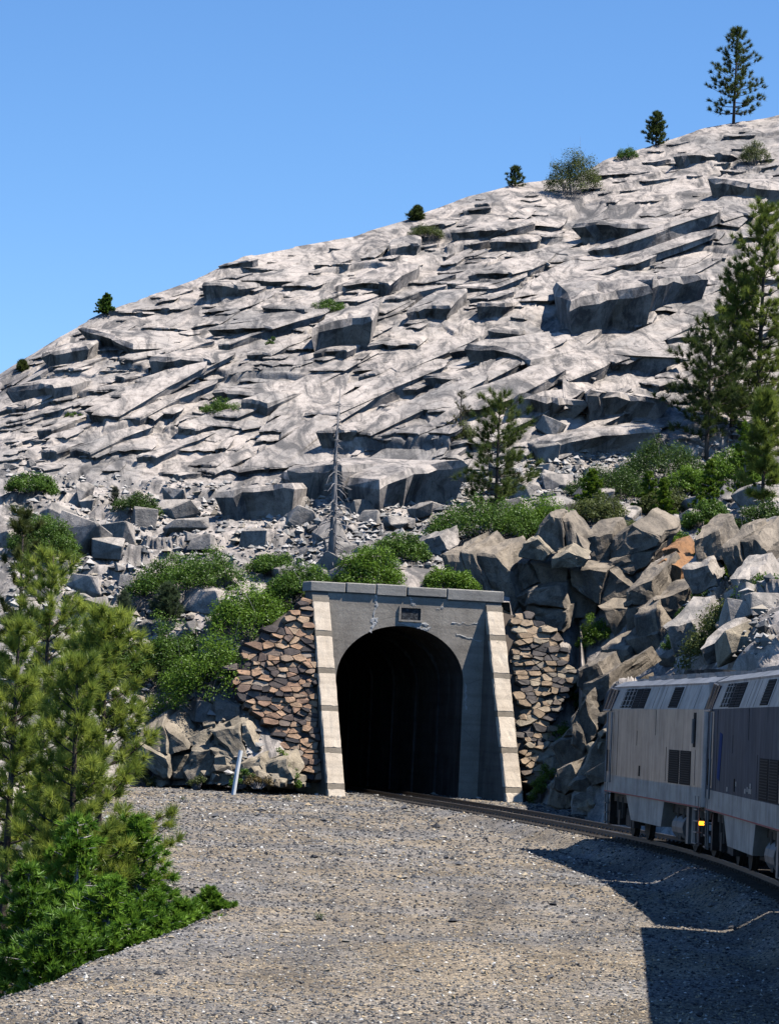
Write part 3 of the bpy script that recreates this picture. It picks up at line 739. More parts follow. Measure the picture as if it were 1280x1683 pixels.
OB = [([(725, 912), (770, 905), (815, 910), (836, 934), (847, 985), (846, 1008), (834, 1004), (800, 985), (735, 985)], 142.2, (1.5, 4, 1.6), 'cliff'),
      ([(884, 868), (905, 848), (934, 850), (966, 905), (962, 920), (935, 924), (880, 894)], 142, (.6, 3, .9), 'cliff'),
      ([(843, 922), (930, 930), (937, 975), (932, 1012), (870, 1012), (840, 980)], 142.4, (1, 3, 1.3), 'cliff'),
      ([(866, 972), (920, 964), (932, 1004), (928, 1040), (880, 1030), (864, 1004)], 141.2, (.8, 2.5, .8), 'cliff'),
      ([(936, 958), (982, 986), (976, 1014), (936, 1016)], 142.8, (.8, 2.5, 1), 'cliff'),
      ([(1004, 884), (1040, 860), (1086, 884), (1068, 930), (1040, 948), (1000, 934)], 143, (1.5, 3.5, 1.4), 'cliff'),
      ([(938, 934), (1000, 938), (1044, 968), (1040, 1060), (1018, 1064), (990, 1004), (940, 964)], 142.6, (2, 3.5, 1.6), 'cliff'),
      ([(1030, 972), (1074, 950), (1086, 1050), (1089, 1106), (1066, 1106), (1028, 1052)], 138, (1.6, 4, 2.2), 'cliff'),
      ([(1074, 984), (1132, 964), (1142, 1014), (1080, 1034)], 137, (1, 3, 1.4), 'boulder'),
      ([(1066, 934), (1092, 918), (1124, 932), (1120, 960), (1076, 962)], 139.5, (1, 2.5, 1), 'rust'),
      ([(1086, 905), (1112, 897), (1128, 920), (1098, 926)], 141, (1, 2.5, 1), 'rust'),
      ([(957, 1128), (1002, 1108), (1012, 1312), (940, 1300), (903, 1228), (948, 1190)], 121.5, (2.5, 4, 2.0), 'cliff'),
      ([(936, 1306), (986, 1284), (1002, 1345), (938, 1342)], 119, (1, 2, .8), 'boulder'),
      ([(860, 892), (882, 882), (908, 905), (895, 922), (853, 918)], 141.5, (.5, 2, .6), 'tanrock'),
      ([(904, 918), (932, 906), (966, 920), (958, 934), (906, 934)], 140.9, (.5, 2.2, .8), 'tanrock'),
      ([(960, 880), (1006, 872), (1012, 920), (972, 930)], 143.2, (1, 3, 1.4), 'cliff'),
      ([(1186, 896), (1238, 886), (1262, 906), (1260, 955), (1194, 946)], 122, (1.5, 3, 1.6), 'cliff'),
      ([(1140, 880), (1180, 870), (1195, 925), (1150, 935)], 125, (1.2, 3, 1.4), 'cliff'),
      ([(985, 1060), (1030, 1062), (1042, 1112), (1000, 1130), (978, 1105)], 136, (1.6, 3, 1.2), 'cliff'),
      ([(950, 1100), (985, 1088), (1000, 1125), (968, 1145), (950, 1128)], 121.5, (1, 2.5, .9), 'cliff'), ([(940, 1185), (960, 1150), (985, 1200), (960, 1240), (938, 1225)], 120.5, (1.2, 3, 1.6), 'cliff'),
      ([(915, 1265), (940, 1250), (955, 1280), (930, 1305), (910, 1295)], 119.5, (1, 1.5, .6), 'cliff'), ([(905, 1285), (945, 1270), (965, 1315), (930, 1335), (900, 1325)], 122, (1, 2, 1.0), 'cliff'),
      ([(1040, 1010), (1075, 1000), (1095, 1070), (1060, 1090)], 136, (1.2, 3, 1.6), 'cliff'), ([(1090, 1030), (1140, 1020), (1160, 1060), (1110, 1078)], 116, (1.2, 3, 1.6), 'boulder'),
      ([(1150, 1065), (1200, 1050), (1225, 1085), (1160, 1095)], 108, (1, 2.5, 1.4), 'boulder'), ([(1120, 935), (1165, 925), (1180, 965), (1135, 975)], 124, (1, 3, 1.4), 'boulder'),
      ([(1200, 950), (1240, 945), (1262, 975), (1215, 985)], 118, (1, 3, 1.4), 'boulder'), ([(690, 890), (725, 878), (740, 905), (700, 915)], 146, (.8, 2, .8), 'boulder')]
for k, (poly, y, back, m_) in enumerate(OB):
    for q, pc in enumerate(fracture(poly, rs, 3600)):
        o = outline_block('rock_block', pc, y, (back[0] * .8, back[1] * .7, back[2] * .7), M['cliff' if m_ == 'boulder' and rs.random() < .5 else m_], oc, rs.uniform(-.45, -.1), 40 + k * 7 + q); keep_world(o)
for k in range(46):
    px = rs.choice((rs.uniform(866, 1000), rs.uniform(1000, 1250))); py = rs.uniform(1180, 1330) if px < 1000 else rs.uniform(940, 1090)
    if px < 940: py = rs.uniform(1225, 1335)
    loc, nrm = on_hill(px, py); s_ = rs.uniform(.2, .7)
    o = put_rock('rock', rs.choice(BT + BC[:4]), loc + Vector((0, -.15, 0)), (s_ * rs.uniform(.8, 1.4), s_, s_ * rs.uniform(.5, .9)), (rs.uniform(-.5, .5), rs.uniform(-.5, .5), rs.uniform(0, 6)), oc); keep_world(o)
lo_ = empty('rock_outcrop', at_z(380, 1290, -.3))
tag(lo_, 'tan blocky rock ledge below the red stone wall beside the white post', 'rock outcrop')
OL = [([(312, 1216), (350, 1194), (386, 1200), (396, 1256), (352, 1278), (314, 1268)], 134.2, (.8, 2.5, 1), 'tanrock'), ([(346, 1200), (402, 1190), (428, 1236), (398, 1258)], 134.6, (.8, 2.5, 1), 'tanrock'),
      ([(225, 1212), (265, 1188), (302, 1220), (332, 1262), (270, 1280), (225, 1254)], 133.6, (.5, 2.5, 1.2), 'boulder'), ([(396, 1256), (430, 1246), (444, 1286), (400, 1292)], 133.6, (.6, 1.6, .7), 'tanrock'),
      ([(300, 1262), (345, 1236), (384, 1258), (386, 1290), (312, 1288)], 133.4, (.5, 2, .9), 'tanrock'), ([(430, 1252), (470, 1246), (486, 1282), (440, 1294)], 133.2, (.5, 1.4, .6), 'tanrock'),
      ([(270, 1160), (330, 1150), (352, 1188), (300, 1200)], 136.2, (.5, 2, .8), 'boulder'), ([(350, 1150), (392, 1160), (400, 1192), (352, 1190)], 135.8, (.5, 2, .8), 'boulder')]
for k, (poly, y, back, m_) in enumerate(OL):
    for q, pc in enumerate(fracture(poly, rs, 2200)):
        o = outline_block('rock_block', pc, y, (back[0] * .8, back[1] * .8, back[2] * .7), M['tanrock' if rs.random() < .7 else m_], lo_, rs.uniform(-.2, .3), 80 + k * 5 + q); keep_world(o)
for k in range(70):
    px = rs.uniform(225, 505); py = rs.uniform(1235, 1298) if px > 400 else rs.uniform(1140, 1298)
    if px > 450: py = rs.uniform(1272, 1300)
    loc, nrm = on_hill(px, py); s_ = .08 + .3 * rs.random() ** 2
    o = put_rock('rock', rs.choice(BT), loc + Vector((0, -.5, .05)), (s_ * rs.uniform(.8, 1.5), s_, s_ * rs.uniform(.5, .9)), (rs.uniform(-.5, .5), rs.uniform(-.5, .5), rs.uniform(0, 6)), lo_); keep_world(o)

# ------------------------------------------------------------------ tunnel portal
TH = R(18)
PO = np.array([.92, 138.2]); pu = np.array([math.cos(TH), math.sin(TH)]); pw = np.array([math.sin(TH), -math.cos(TH)])
portal = empty('tunnel_portal', (PO[0], PO[1], 0), TH)      # local x = along the face, local -y = outwards
tag(portal, 'grey concrete railway tunnel portal with battered cream buttresses and black arched mouth', 'tunnel portal')
def PL(u, w, z): return (u, -w, z)
UC, HW, ZS, RB = -.16, 2.82, 4.65, 2.3      # arch centre, half width, spring line, rise
arch = [(UC - HW, -.6)] + [(UC - HW * math.cos(t), ZS + RB * math.sin(t)) for t in np.linspace(0, math.pi, 37)] + [(UC + HW, -.6)]
FW, FT = 3.5, 8.2
def outer(p):
    u, z = p
    t = math.atan2(z - ZS, u - UC)
    if z <= ZS: return (-FW if u < UC else FW, z)
    best = 1e9; du_, dz_ = math.cos(t), math.sin(t)
    for k in ((FW - UC) / du_ if du_ > 1e-6 else 1e9, (-FW - UC) / du_ if du_ < -1e-6 else 1e9, (FT - ZS) / dz_ if dz_ > 1e-6 else 1e9): best = min(best, k)
    return (UC + du_ * best, ZS + dz_ * best)
ou = [outer(p) for p in arch]
b = MB(); n = len(arch)
for w in (0, -1.3):
    for p in arch: b.v.append(PL(p[0], w, p[1]))
    for p in ou: b.v.append(PL(p[0], w, p[1]))
for i in range(n - 1):
    b.f += [(i, i + 1, n + i + 1, n + i), (2 * n + i + 1, 2 * n + i, 3 * n + i, 3 * n + i + 1), (i + 1, i, 2 * n + i, 2 * n + i + 1)]
# fill the two upper corners
for sgn in (-1, 1):
    ks = [i for i in range(n) if abs(ou[i][1] - FT) < 1e-6 and (ou[i][0] - UC) * sgn > 0]
    ke = [i for i in range(n) if abs(abs(ou[i][0]) - FW) < 1e-6 and ou[i][1] > ZS + .01 and (ou[i][0] - UC) * sgn > 0]
    if ks and ke:
        a0 = min(ks, key=lambda i: -abs(ou[i][0] - UC)); a1 = max(ke, key=lambda i: ou[i][1])
        b.v.append(PL(sgn * FW, 0, FT)); b.f.append((n + a0, n + a1, len(b.v) - 1))
        # behind the coping the core closes the top
face = b.build('face_wall', M['concrete'], portal)
MB().span(PL(-FW, -.05, 7.2), PL(FW, -1.3, FT - .02)).build('head_wall', M['concrete'], portal)
# lining
b = MB(); segs = 26
for k in range(segs + 1):
    y = k * 1.8; off = -.0011 * y * y - .10 * y * 0
    for p in arch: b.v.append((p[0] + off, y + .06, p[1] + .0))
for k in range(segs):
    for i in range(n - 1): b.f.append((k * n + i, k * n + i + 1, (k + 1) * n + i + 1, (k + 1) * n + i))
b.f.append(tuple(segs * n + i for i in range(n)))
b.build('tunnel_lining', M['soot'], portal, True)
for k in range(1, 9):        # construction ribs of the lining
    bb = MB(); y = k * 3.0; off = -.0011 * y * y
    for dy in (0, .16):
        for sc in (1.0, .975):
            for p in arch: bb.v.append((UC + (p[0] - UC) * sc + off, y + dy, p[1] * (sc if p[1] > ZS else 1) + (0 if p[1] <= ZS else .0)))
    for i in range(n - 1):
        bb.f += [(n + i, n + i + 1, i + 1, i), (n + i + 1, n + i, 3 * n + i, 3 * n + i + 1), (2 * n + i, 2 * n + i + 1, 3 * n + i + 1, 3 * n + i)]
    bb.build('lining_rib', M['soot'], portal)
# coping stones, cracked apart
cuts = [-4.32, -2.75, -1.42, -.05, 1.72, 4.30]
for i in range(5):
    u0, u1 = cuts[i] + .018, cuts[i + 1] - .018
    bb = MB(); bb.span(PL(u0, .085 + .012 * (i % 2), 8.2 + .012 * i * (1 if i % 2 else -1)), PL(u1, -1.1, 8.62 + .02 * (i % 3)))
    bb.build('coping_stone', M['coping'], portal, bevel=.035)
# buttresses: battered, in six lifts with a recessed darker band between
BAT = 3.55 / 8.2
def bw(z): return .05 + (8.2 - z) * BAT
for side in (-1, 1):
    ui, uo = (side * FW, side * (FW + .70))
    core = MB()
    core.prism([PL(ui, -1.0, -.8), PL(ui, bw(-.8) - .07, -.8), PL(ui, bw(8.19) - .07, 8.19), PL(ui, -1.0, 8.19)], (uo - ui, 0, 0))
    bo = core.build('buttress', M['darkwall'], portal)
    zc = [-.75, .42, 2.05, 3.55, 5.15, 6.75, 7.98] if side > 0 else [-.75, .30, 1.75, 3.45, 5.0, 6.55, 7.98]
    uu0, uu1 = (ui - side * .012, uo + side * .012)
    for i in range(6):
        z0, z1 = zc[i], zc[i + 1] - .22
        bb = MB()
        bb.prism([PL(uu0, bw(z0) - .3, z0), PL(uu0, bw(z0), z0), PL(uu0, bw(z1), z1), PL(uu0, bw(z1) - .3, z1)], (uu1 - uu0, 0, 0))
        o = bb.build('front_block', M['butt'], bo)
        bm = bmesh.new(); bm.from_mesh(o.data); bmesh.ops.bevel(bm, geom=list(bm.edges), offset=.03, segments=1, affect='EDGES'); bmesh.ops.subdivide_edges(bm, edges=bm.edges, cuts=4, use_grid_fill=True)
        for v in bm.verts:
            j_ = .5 + .5 * (rs.random() < .12) * 2; v.co += Vector((rs.gauss(0, .010), abs(rs.gauss(0, .008)) * j_, rs.gauss(0, .008)))
        bm.to_mesh(o.data); bm.free()
        bb = MB(); z2 = zc[i + 1]
        bb.prism([PL(uu0, bw(z1) - .3, z1), PL(uu0, bw(z1) - .035, z1), PL(uu0, bw(z2) - .035 + .05, z2), PL(uu0, bw(z2) - .3, z2)], (uu1 - uu0, 0, 0))
        bb.build('joint_band', M['buttband'], bo)
# plaque in its recess frame
b = MB(); b.span(PL(-.62 + .35, .02, 7.22), PL(.50 + .10, -.2, 7.72)); b.build('plaque', M['plaque'], portal)
b = MB()
for (a0, a1) in (((-.36, 7.72), (.69, 7.80)), ((-.36, 7.14), (.69, 7.22)), ((-.36, 7.22), (-.27, 7.72)), ((.60, 7.22), (.69, 7.72))):
    b.span(PL(a0[0], .07, a0[1]), PL(a1[0], -.1, a1[1]))
b.build('plaque_frame', M['concrete'], portal)
# spalled, lime-streaked runs on the face
def deposit(pts, wid, seed):
    r_ = random.Random(seed); b = MB(); k = len(pts)
    L = []; Rr = []
    for i in range(k * 6 - 5):
        t = i / 6; j = min(int(t), k - 2); f_ = t - j
        u = pts[j][0] * (1 - f_) + pts[j + 1][0] * f_ + r_.uniform(-.05, .05); z = pts[j][1] * (1 - f_) + pts[j + 1][1] * f_ + r_.uniform(-.04, .04)
        w_ = wid * r_.uniform(.1, 1.1); ang = math.atan2(pts[j + 1][1] - pts[j][1], pts[j + 1][0] - pts[j][0]) + math.pi / 2
        L.append((u + math.cos(ang) * w_, z + math.sin(ang) * w_)); Rr.append((u - math.cos(ang) * w_, z - math.sin(ang) * w_))
    for i in range(len(L)): b.v += [PL(L[i][0], .012, L[i][1]), PL(Rr[i][0], .012, Rr[i][1]), PL((L[i][0] + Rr[i][0]) / 2, .014 + r_.uniform(0, .01), (L[i][1] + Rr[i][1]) / 2)]
    for i in range(len(L) - 1):
        a_ = i * 3; c_ = a_ + 3
        b.f += [(a_, a_ + 2, c_ + 2, c_), (a_ + 2, a_ + 1, c_ + 1, c_ + 2)]
    return b.build('mineral_deposit', M['deposit'], portal)
deposit([(-1.36, 8.18), (-1.38, 7.7), (-1.46, 7.2), (-1.5, 6.75)], .09, 1)
deposit([(-1.3, 7.2), (-1.42, 6.9), (-1.62, 6.6)], .10, 2)
deposit([(-.36, 7.06), (.2, 7.02), (.95, 7.08)], .09, 3)
deposit([(.5, 6.95), (.8, 6.85), (1.05, 6.95)], .07, 4)
deposit([(2.0, 7.18), (2.5, 7.2), (3.2, 7.22)], .035, 5)
deposit([(2.2, 6.75), (2.8, 6.6), (3.4, 6.48)], .035, 6)
deposit([(1.35, 7.75), (1.6, 7.82)], .06, 7)
deposit([(.12, 8.15), (.2, 7.95), (.35, 7.85)], .10, 8)
deposit([(2.72, 4.7), (2.78, 4.2), (2.80, 3.6)], .05, 9)

# ------------------------------------------------------------------ dry stone walls
def in_poly(px, py, poly):
    c = False; j = len(poly) - 1
    for i in range(len(poly)):
        xi, yi = poly[i]; xj, yj = poly[j]
        if (yi > py) != (yj > py) and px < (xj - xi) * (py - yi) / (yj - yi) + xi: c = not c
        j = i
    return c
def clip(poly, a, b_, c):
    out = []
    for i in range(len(poly)):
        p, q = poly[i], poly[(i + 1) % len(poly)]
        dp = a * p[0] + b_ * p[1] - c; dq = a * q[0] + b_ * q[1] - c
        if dp <= 0: out.append(p)
        if (dp < 0) != (dq < 0) and abs(dp - dq) > 1e-12:
            t = dp / (dp - dq); out.append((p[0] + (q[0] - p[0]) * t, p[1] + (q[1] - p[1]) * t))
    return out
WB, WK = 2.75, .335
def stone_wall(name, label, poly, urange, mat, seed, cw, ch, ysc):
    r_ = random.Random(seed)
    root = empty(name, (PO[0], PO[1], 0), TH); tag(root, label, 'stone wall')
    ca = math.atan(WK); cs, sn = math.cos(ca), math.sin(ca)
    def wall_pt(u, v, h):       # v along the leaning wall, h out of it
        z = v * cs; return (u, -(WB - WK * z) - h * cs, z + h * sn)
    def to_px(u, v):
        l = wall_pt(u, v, 0); w = PO + pu * l[0] - pw * l[1] * -1 * -1
        w = PO + pu * l[0] + pw * (-l[1]); return proj(np.array([w[0], w[1], l[2]]))
    seeds = []
    v = -.4; row = 0
    while v < 9.4:
        hh = ch * r_.uniform(.6, 1.5); u = urange[0] + r_.uniform(-cw, 0)
        while u < urange[1]:
            ww = cw * r_.choice((.45, .7, 1.0, 1.3, 1.9)); seeds.append((u + ww / 2, v + hh / 2 + r_.uniform(-.35, .35) * ch)); u += ww
        v += hh; row += 1
    seeds = [s for s in seeds if r_.random() > .1]
    ok = [s for s in seeds if in_poly(*to_px(*s), poly)]
    for s in ok:
        pl = [(-1.2, -1.2), (1.2, -1.2), (1.2, 1.2), (-1.2, 1.2)]
        for q in seeds:
            dx = q[0] - s[0]; dy = (q[1] - s[1]) * ysc
            if (dx == 0 and dy == 0) or dx * dx + dy * dy > 5.5: continue
            pl = clip(pl, dx, dy, (dx * dx + dy * dy) / 2)
            if len(pl) < 3: break
        if len(pl) < 3: continue
        pl = clip(pl, 1, 0, urange[1] - s[0]); pl = clip(pl, -1, 0, s[0] - urange[0])
        if len(pl) < 3: continue
        pl = [(s[0] + a_, s[1] + b_ / ysc) for a_, b_ in pl]
        # drop tiny edges
        pl = [p for i, p in enumerate(pl) if math.hypot(p[0] - pl[i - 1][0], p[1] - pl[i - 1][1]) > .05]
        if len(pl) < 3: continue
        pl = [((1 - w_) * pl[i][0] + w_ * pl[(i + 1) % len(pl)][0], (1 - w_) * pl[i][1] + w_ * pl[(i + 1) % len(pl)][1]) for i in range(len(pl)) for w_ in (r_.uniform(.07, .2), r_.uniform(.8, .93))]
        cx = sum(p[0] for p in pl) / len(pl); cy = sum(p[1] for p in pl) / len(pl)
        k1, k2 = r_.uniform(.98, 1.03), r_.uniform(.80, .93); h = r_.uniform(.02, .26); tx, ty = r_.uniform(-.1, .1), r_.uniform(-.1, .12)
        vs_ = []
        for (sc, hh) in ((.95, -.35), (k1, h * .55), (k2, h)):
            for p in pl:
                a_, b_ = (p[0] - cx) * sc, (p[1] - cy) * sc
                vs_.append(Vector(wall_pt(cx + a_, cy + b_, hh + (a_ * tx + b_ * ty if hh > 0 else 0) + (r_.uniform(-.02, .02) if hh > 0 else 0))))
        c0 = Vector(wall_pt(cx, cy, 0)); n_ = len(pl); fs = []
        for l in range(2):
            for i in range(n_): j = (i + 1) % n_; fs.append((l * n_ + i, l * n_ + j, (l + 1) * n_ + j, (l + 1) * n_ + i))
        fs.append(tuple(2 * n_ + i for i in range(n_)))
        me = bpy.data.meshes.new('stone'); me.from_pydata([v - c0 for v in vs_], [], fs); me.update()
        link('stone', me, mat, root, c0)
    # the dark core behind the stones
    pts = []
    for (px, py) in poly:
        best = None
        for _ in range(1):
            # invert: march v for the given pixel
            A_ = np.array([[0, 0], [0, 0]], float)
        pts.append((px, py))
    b = MB(); q = []
    mx_, my_ = sum(p[0] for p in poly) / len(poly), sum(p[1] for p in poly) / len(poly)
    for (px, py) in [(mx_ + (p[0] - mx_) * .9 + ((22 if p[0] > 495 else 0) if urange[0] < 0 else (-26 if p[0] < 872 else 0)), my_ + (p[1] - my_) * .97) for p in poly]:
        rv = ray(px, py); lo, hi = 120.0, 150.0
        f_ = lambda y: (lambda W_: ((W_[:2] - PO) @ pw) - (WB - WK * W_[2]))(cC + rv * y)
        for _ in range(50):
            mid = (lo + hi) / 2
            if f_(mid) > 0: lo = mid
            else: hi = mid
        W_ = cC + rv * lo; q.append((float((W_[:2] - PO) @ pu), -float((W_[:2] - PO) @ pw) + .10, float(W_[2])))
    b.prism(q, (0, .9, .1)); b.build('wall_core', M['gap'], root)
    return root
LW = [(531, 1292), (505, 1280), (482, 1262), (452, 1212), (430, 1186), (400, 1162), (384, 1120), (372, 1098), (398, 1078), (432, 1050), (470, 1016), (498, 986), (512, 984)]
stone_wall('stone_wall', 'dry stone retaining wall of reddish-brown and dark stones left of the portal', LW, (-9.4, -4.22), M['stoneL'], 3, .47, .215, 1.9)
RW = [(838, 1012), (852, 1004), (892, 1022), (915, 1040), (935, 1080), (944, 1118), (925, 1160), (905, 1190), (916, 1240), (898, 1292), (864, 1300)]
stone_wall('stone_wall', 'dry stone retaining wall of dark and tan flat stones right of the portal', RW, (4.24, 8.2), M['stoneR'], 8, .45, .21, 1.9)

# ------------------------------------------------------------------ track
trk = empty('railway_track', (track(s_at_y(100))[0][0], 100, -.2))
tag(trk, 'single railway track curving out of the tunnel under the locomotives', 'railway track')
s0, s1 = s_at_y(170), s_at_y(18)
off0 = Vector(trk.location)
for side in (-.7525, .7525):
    for (prof, mat, nm) in (([(-.07, -.16), (.07, -.16), (.07, -.135), (.015, -.11), (.012, -.045), (.036, -.035), (.036, -.004), (-.036, -.004), (-.036, -.035), (-.012, -.045), (-.015, -.11), (-.07, -.135)], M['rail'], 'rail'),
                            ([(-.034, -.004), (.034, -.004), (.030, .004), (-.030, .004)], M['railtop'], 'rail_head')):
        b = MB(); ss_ = np.arange(s0, s1, .8); k = len(prof)
        for s in ss_:
            p, d = track(s); nr = np.array([-d[1], d[0]])
            for (a_, z) in prof: q = p + nr * (side + a_); b.v.append((q[0] - off0.x, q[1] - off0.y, z - off0.z))
        for i in range(len(ss_) - 1):
            for j in range(k): b.f.append((i * k + j, i * k + (j + 1) % k, (i + 1) * k + (j + 1) % k, (i + 1) * k + j))
        if nm == 'rail': ro = b.build('rail', mat, trk)
        else: b.build('rail_head', mat, ro)
clipm = MB().box((0, 0, -.115), (2.6, .23, .18))
for sx in (-.7525, .7525): clipm.box((sx, 0, -.022), (.36, .17, .022)); clipm.box((sx - .11, 0, .005), (.05, .07, .05)); clipm.box((sx + .11, 0, .005), (.05, .07, .05))
tie = clipm.mesh('tie'); tie.materials.append(M['tie'])
s = s_at_y(158); kt = 0
while s < s_at_y(30) and kt < 280:
    p, d = track(s); o = bpy.data.objects.new('tie', tie); COL.objects.link(o); o.parent = trk
    o.location = (p[0] - off0.x, p[1] - off0.y, -.135 - off0.z); o.rotation_euler = (0, 0, math.atan2(d[1], d[0]) + math.pi / 2 + rs.uniform(-.015, .015))
    s += .56; kt += 1

# ------------------------------------------------------------------ train
LL = 17.0      # body length
def place_car(name, s_front, length, label):
    pf, _ = track(s_front + 2.2); pr, _ = track(s_front + length - 2.2)
    mid = (pf + pr) / 2; fw = (pf - pr) / np.hypot(*(pf - pr))
    o = empty(name, (mid[0], mid[1], .004), math.atan2(fw[1], fw[0])); o['label'] = label; return o
SEC = [(1.5, 1.30), (1.5, 3.58), (1.29, 4.2), (1.0, 4.38), (.55, 4.47), (0, 4.50)]
def full(sec): return [(y, z) for y, z in sec] + [(-y, z) for y, z in reversed(sec[:-1])]
def slant(x, z, out=.0):      # point on the sloping upper side, left flank
    t = (z - 3.58) / (4.2 - 3.58); return (x, 1.5 - .21 * t + out * .947, z + out * .32)
def grille_slant(parent, x0, x1, z0, z1, nslat, bars=0, side=1):
    b = MB(); b.prism([slant(x0, z0, .012), slant(x1, z0, .012), slant(x1, z1, .012), slant(x0, z1, .012)], (0, -.03, -.01)); o = b.build('grille', M['black'], parent)
    b = MB()
    for i in range(nslat):
        z = z0 + (z1 - z0) * (i + .5) / nslat
        b.prism([slant(x0, z - .012, .03), slant(x1, z - .012, .03), slant(x1, z + .006, .018), slant(x0, z + .006, .018)], (0, -.012, 0))
    for i in range(bars):
        x = x0 + (x1 - x0) * (i + .5) / bars
        b.prism([slant(x - .05, z0, .035), slant(x + .05, z0, .035), slant(x + .05, z1, .035), slant(x - .05, z1, .035)], (0, -.02, 0))
    b.build('slats', M['slat'] if not bars else M['silver'], o)
def truck(parent, xc, nm='truck'):
    t = MB()
    for sy in (-1.02, 1.02):
        t.span((xc - 2.0, sy - .09, .52), (xc + 2.0, sy + .09, .80)); t.span((xc - .5, sy - .14, .30), (xc + .5, sy + .14, .62))
        for dx in (-1.35, 1.35):
            t.box((xc + dx, sy + (.12 if sy > 0 else -.12), .52), (.42, .20, .42)); t.tube([(xc + dx + .45, sy * 1.12, .5), (xc + dx + .45, sy * 1.12, 1.1)], .10, 8)
            t.tube([(xc + dx - .45, sy * 1.12, .5), (xc + dx - .45, sy * 1.12, 1.1)], .10, 8)
    t.span((xc - .7, -1.0, .5), (xc + .7, 1.0, .95))
    to = t.build(nm, M['under'], parent)
    for dx in (-1.35, 1.35):
        for sy in (-.76, .76):
            w = MB(); w.tube([(xc + dx, sy - .065, .51), (xc + dx, sy + .065, .51)], .51, 24); w.tube([(xc + dx, sy * .93 - .03, .51), (xc + dx, sy * .93 + .03, .51)], .55, 24)
            w.build('wheel', M['under'], to)
        MB().tube([(xc + dx, -.7, .51), (xc + dx, .7, .51)], .09, 8).build('axle', M['under'], to)
def loco(s_front, side_mat, label, marks):
    o = place_car('locomotive', s_front, LL, label); o['category'] = 'locomotive'; o['group'] = 'locomotives at the head of the train'
    h = LL / 2
    # body: skirt band, main side and roof, each a slice of the same section
    b = MB(); low = [(1.5, 1.66), (1.5, 3.58), (1.29, 4.2)]
    poly = [(y, z) for y, z in low] + [(-y, z) for y, z in reversed(low)]
    b.prism([(h - .30, y, z) for y, z in poly], (-2 * h + .6, 0, 0)); body = b.build('body', side_mat, o)
    up = [(1.497, 3.58), (1.287, 4.2)]
    b = MB()
    for sg in (1, -1):
        b.prism([(h - .32, sg * (y + .006), z + .002) for y, z in up] + [(h - .32, sg * (y - .05), z) for y, z in reversed(up)], (-2 * h + .64, 0, 0))
    b.build('upper_side_panel', M['silver'], body)
    b = MB()
    sk = [(1.504, 1.22), (1.504, 1.70), (-1.504, 1.70), (-1.504, 1.22)]
    b.prism([(h - .28, y, z) for y, z in sk], (-2 * h + .56, 0, 0)); b.build('skirt', M['skirt'], o)
    b = MB(); b.prism([(h - .1, y, z) for y, z in full([(1.30, 4.19), (1.31, 4.235), (1.0, 4.39), (.55, 4.47), (0, 4.50)])], (-2 * h + .2, 0, 0)); roof = b.build('roof', M['roof'], o)
    b = MB()
    for x in np.arange(-h + 1.0, h - 1, 2.15): b.box((x, 0, 4.50), (1.5, 1.3, .10)); b.box((x + .2, .86, 4.43), (1.2, .22, .06)); b.box((x + .2, -.86, 4.43), (1.2, .22, .06))
    b.build('roof_hatches', M['roof'], roof)
    for i in range(3):
        MB().tube([(h - 7.2 - i * 1.5, 0, 4.5), (h - 7.2 - i * 1.5, 0, 4.68)], .42, 16).build('roof_fan', M['under'], roof)
    # rounded rear end (pale), and the raked front end
    b = MB(); pl = []
    for t in np.linspace(0, math.pi / 2, 7): pl.append((-h + .30 - .30 * math.sin(t), 1.2 + .30 * math.cos(t)))
    ring = [(x, y) for x, y in pl] + [(x, -y) for x, y in reversed(pl)]
    b.prism([(x, y, 1.25) for x, y in ring], (0, 0, 2.33)); b.build('rear_end', M['roof'], o, False)
    b = MB(); b.prism([(x, y * .93, 3.58) for x, y in ring], (0, 0, .66)); b.build('rear_end_cap', M['roof'], o)
    MB().span((-h - .004, -1.2, 1.24), (-h + .08, 1.2, 1.40)).build('end_stripe', M['red'], o)
    b = MB(); b.span((-h - .36, -.42, 1.3), (-h + .05, .42, 3.3)); b.build('gangway', M['black'], o)
    b = MB()
    b.prism([(h - .32, 0, 1.25), (h + .02, 0, 1.25), (h + .02, 0, 3.50), (h - .02, 0, 3.55), (h - .32, 0, 3.58)], (0, 1.46, 0)); b.prism([(h - .32, 0, 1.25), (h + .02, 0, 1.25), (h + .02, 0, 3.50), (h - .02, 0, 3.55), (h - .32, 0, 3.58)], (0, -1.46, 0))
    b.build('nose', M['skirt'], o)
    # cab window wrapping the corner
    b = MB(); b.prism([(h + .26, 1.50, 3.56), (h - 1.15, 1.53, 3.56), (h - 1.35, 1.36, 4.12), (h - .02, 1.33, 4.19)], (0, -.35, 0)); wdw = b.build('cab_window', M['glass'], o)
    b = MB(); b.tube([(h + .27, 1.52, 3.55), (h - 0.0, 1.36, 4.20)], .025, 5); b.tube([(h - .50, 1.545, 3.56), (h - .75, 1.36, 4.16)], .02, 5); b.tube([(h + .27, 1.53, 3.55), (h - 1.2, 1.54, 3.55)], .025, 5); b.tube([(h, 1.36, 4.20), (h - 1.35, 1.38, 4.14)], .025, 5)
    b.build('window_frame', M['silver'], wdw)
    b = MB(); b.prism([(h + .26, -1.50, 3.56), (h - 1.15, -1.53, 3.56), (h - 1.35, -1.36, 4.12), (h - .02, -1.33, 4.19)], (0, .35, 0)); b.build('cab_window', M['glass'], o)
    b = MB(); b.prism([(h + .20, -1.1, 3.56), (h + .20, 1.1, 3.56), (h - .0, 1.05, 4.15), (h - .0, -1.05, 4.15)], (-.3, 0, 0)); b.build('windshield', M['glass'], o)
    # cab door with hand rails, slot windows
    x = h - 1.35
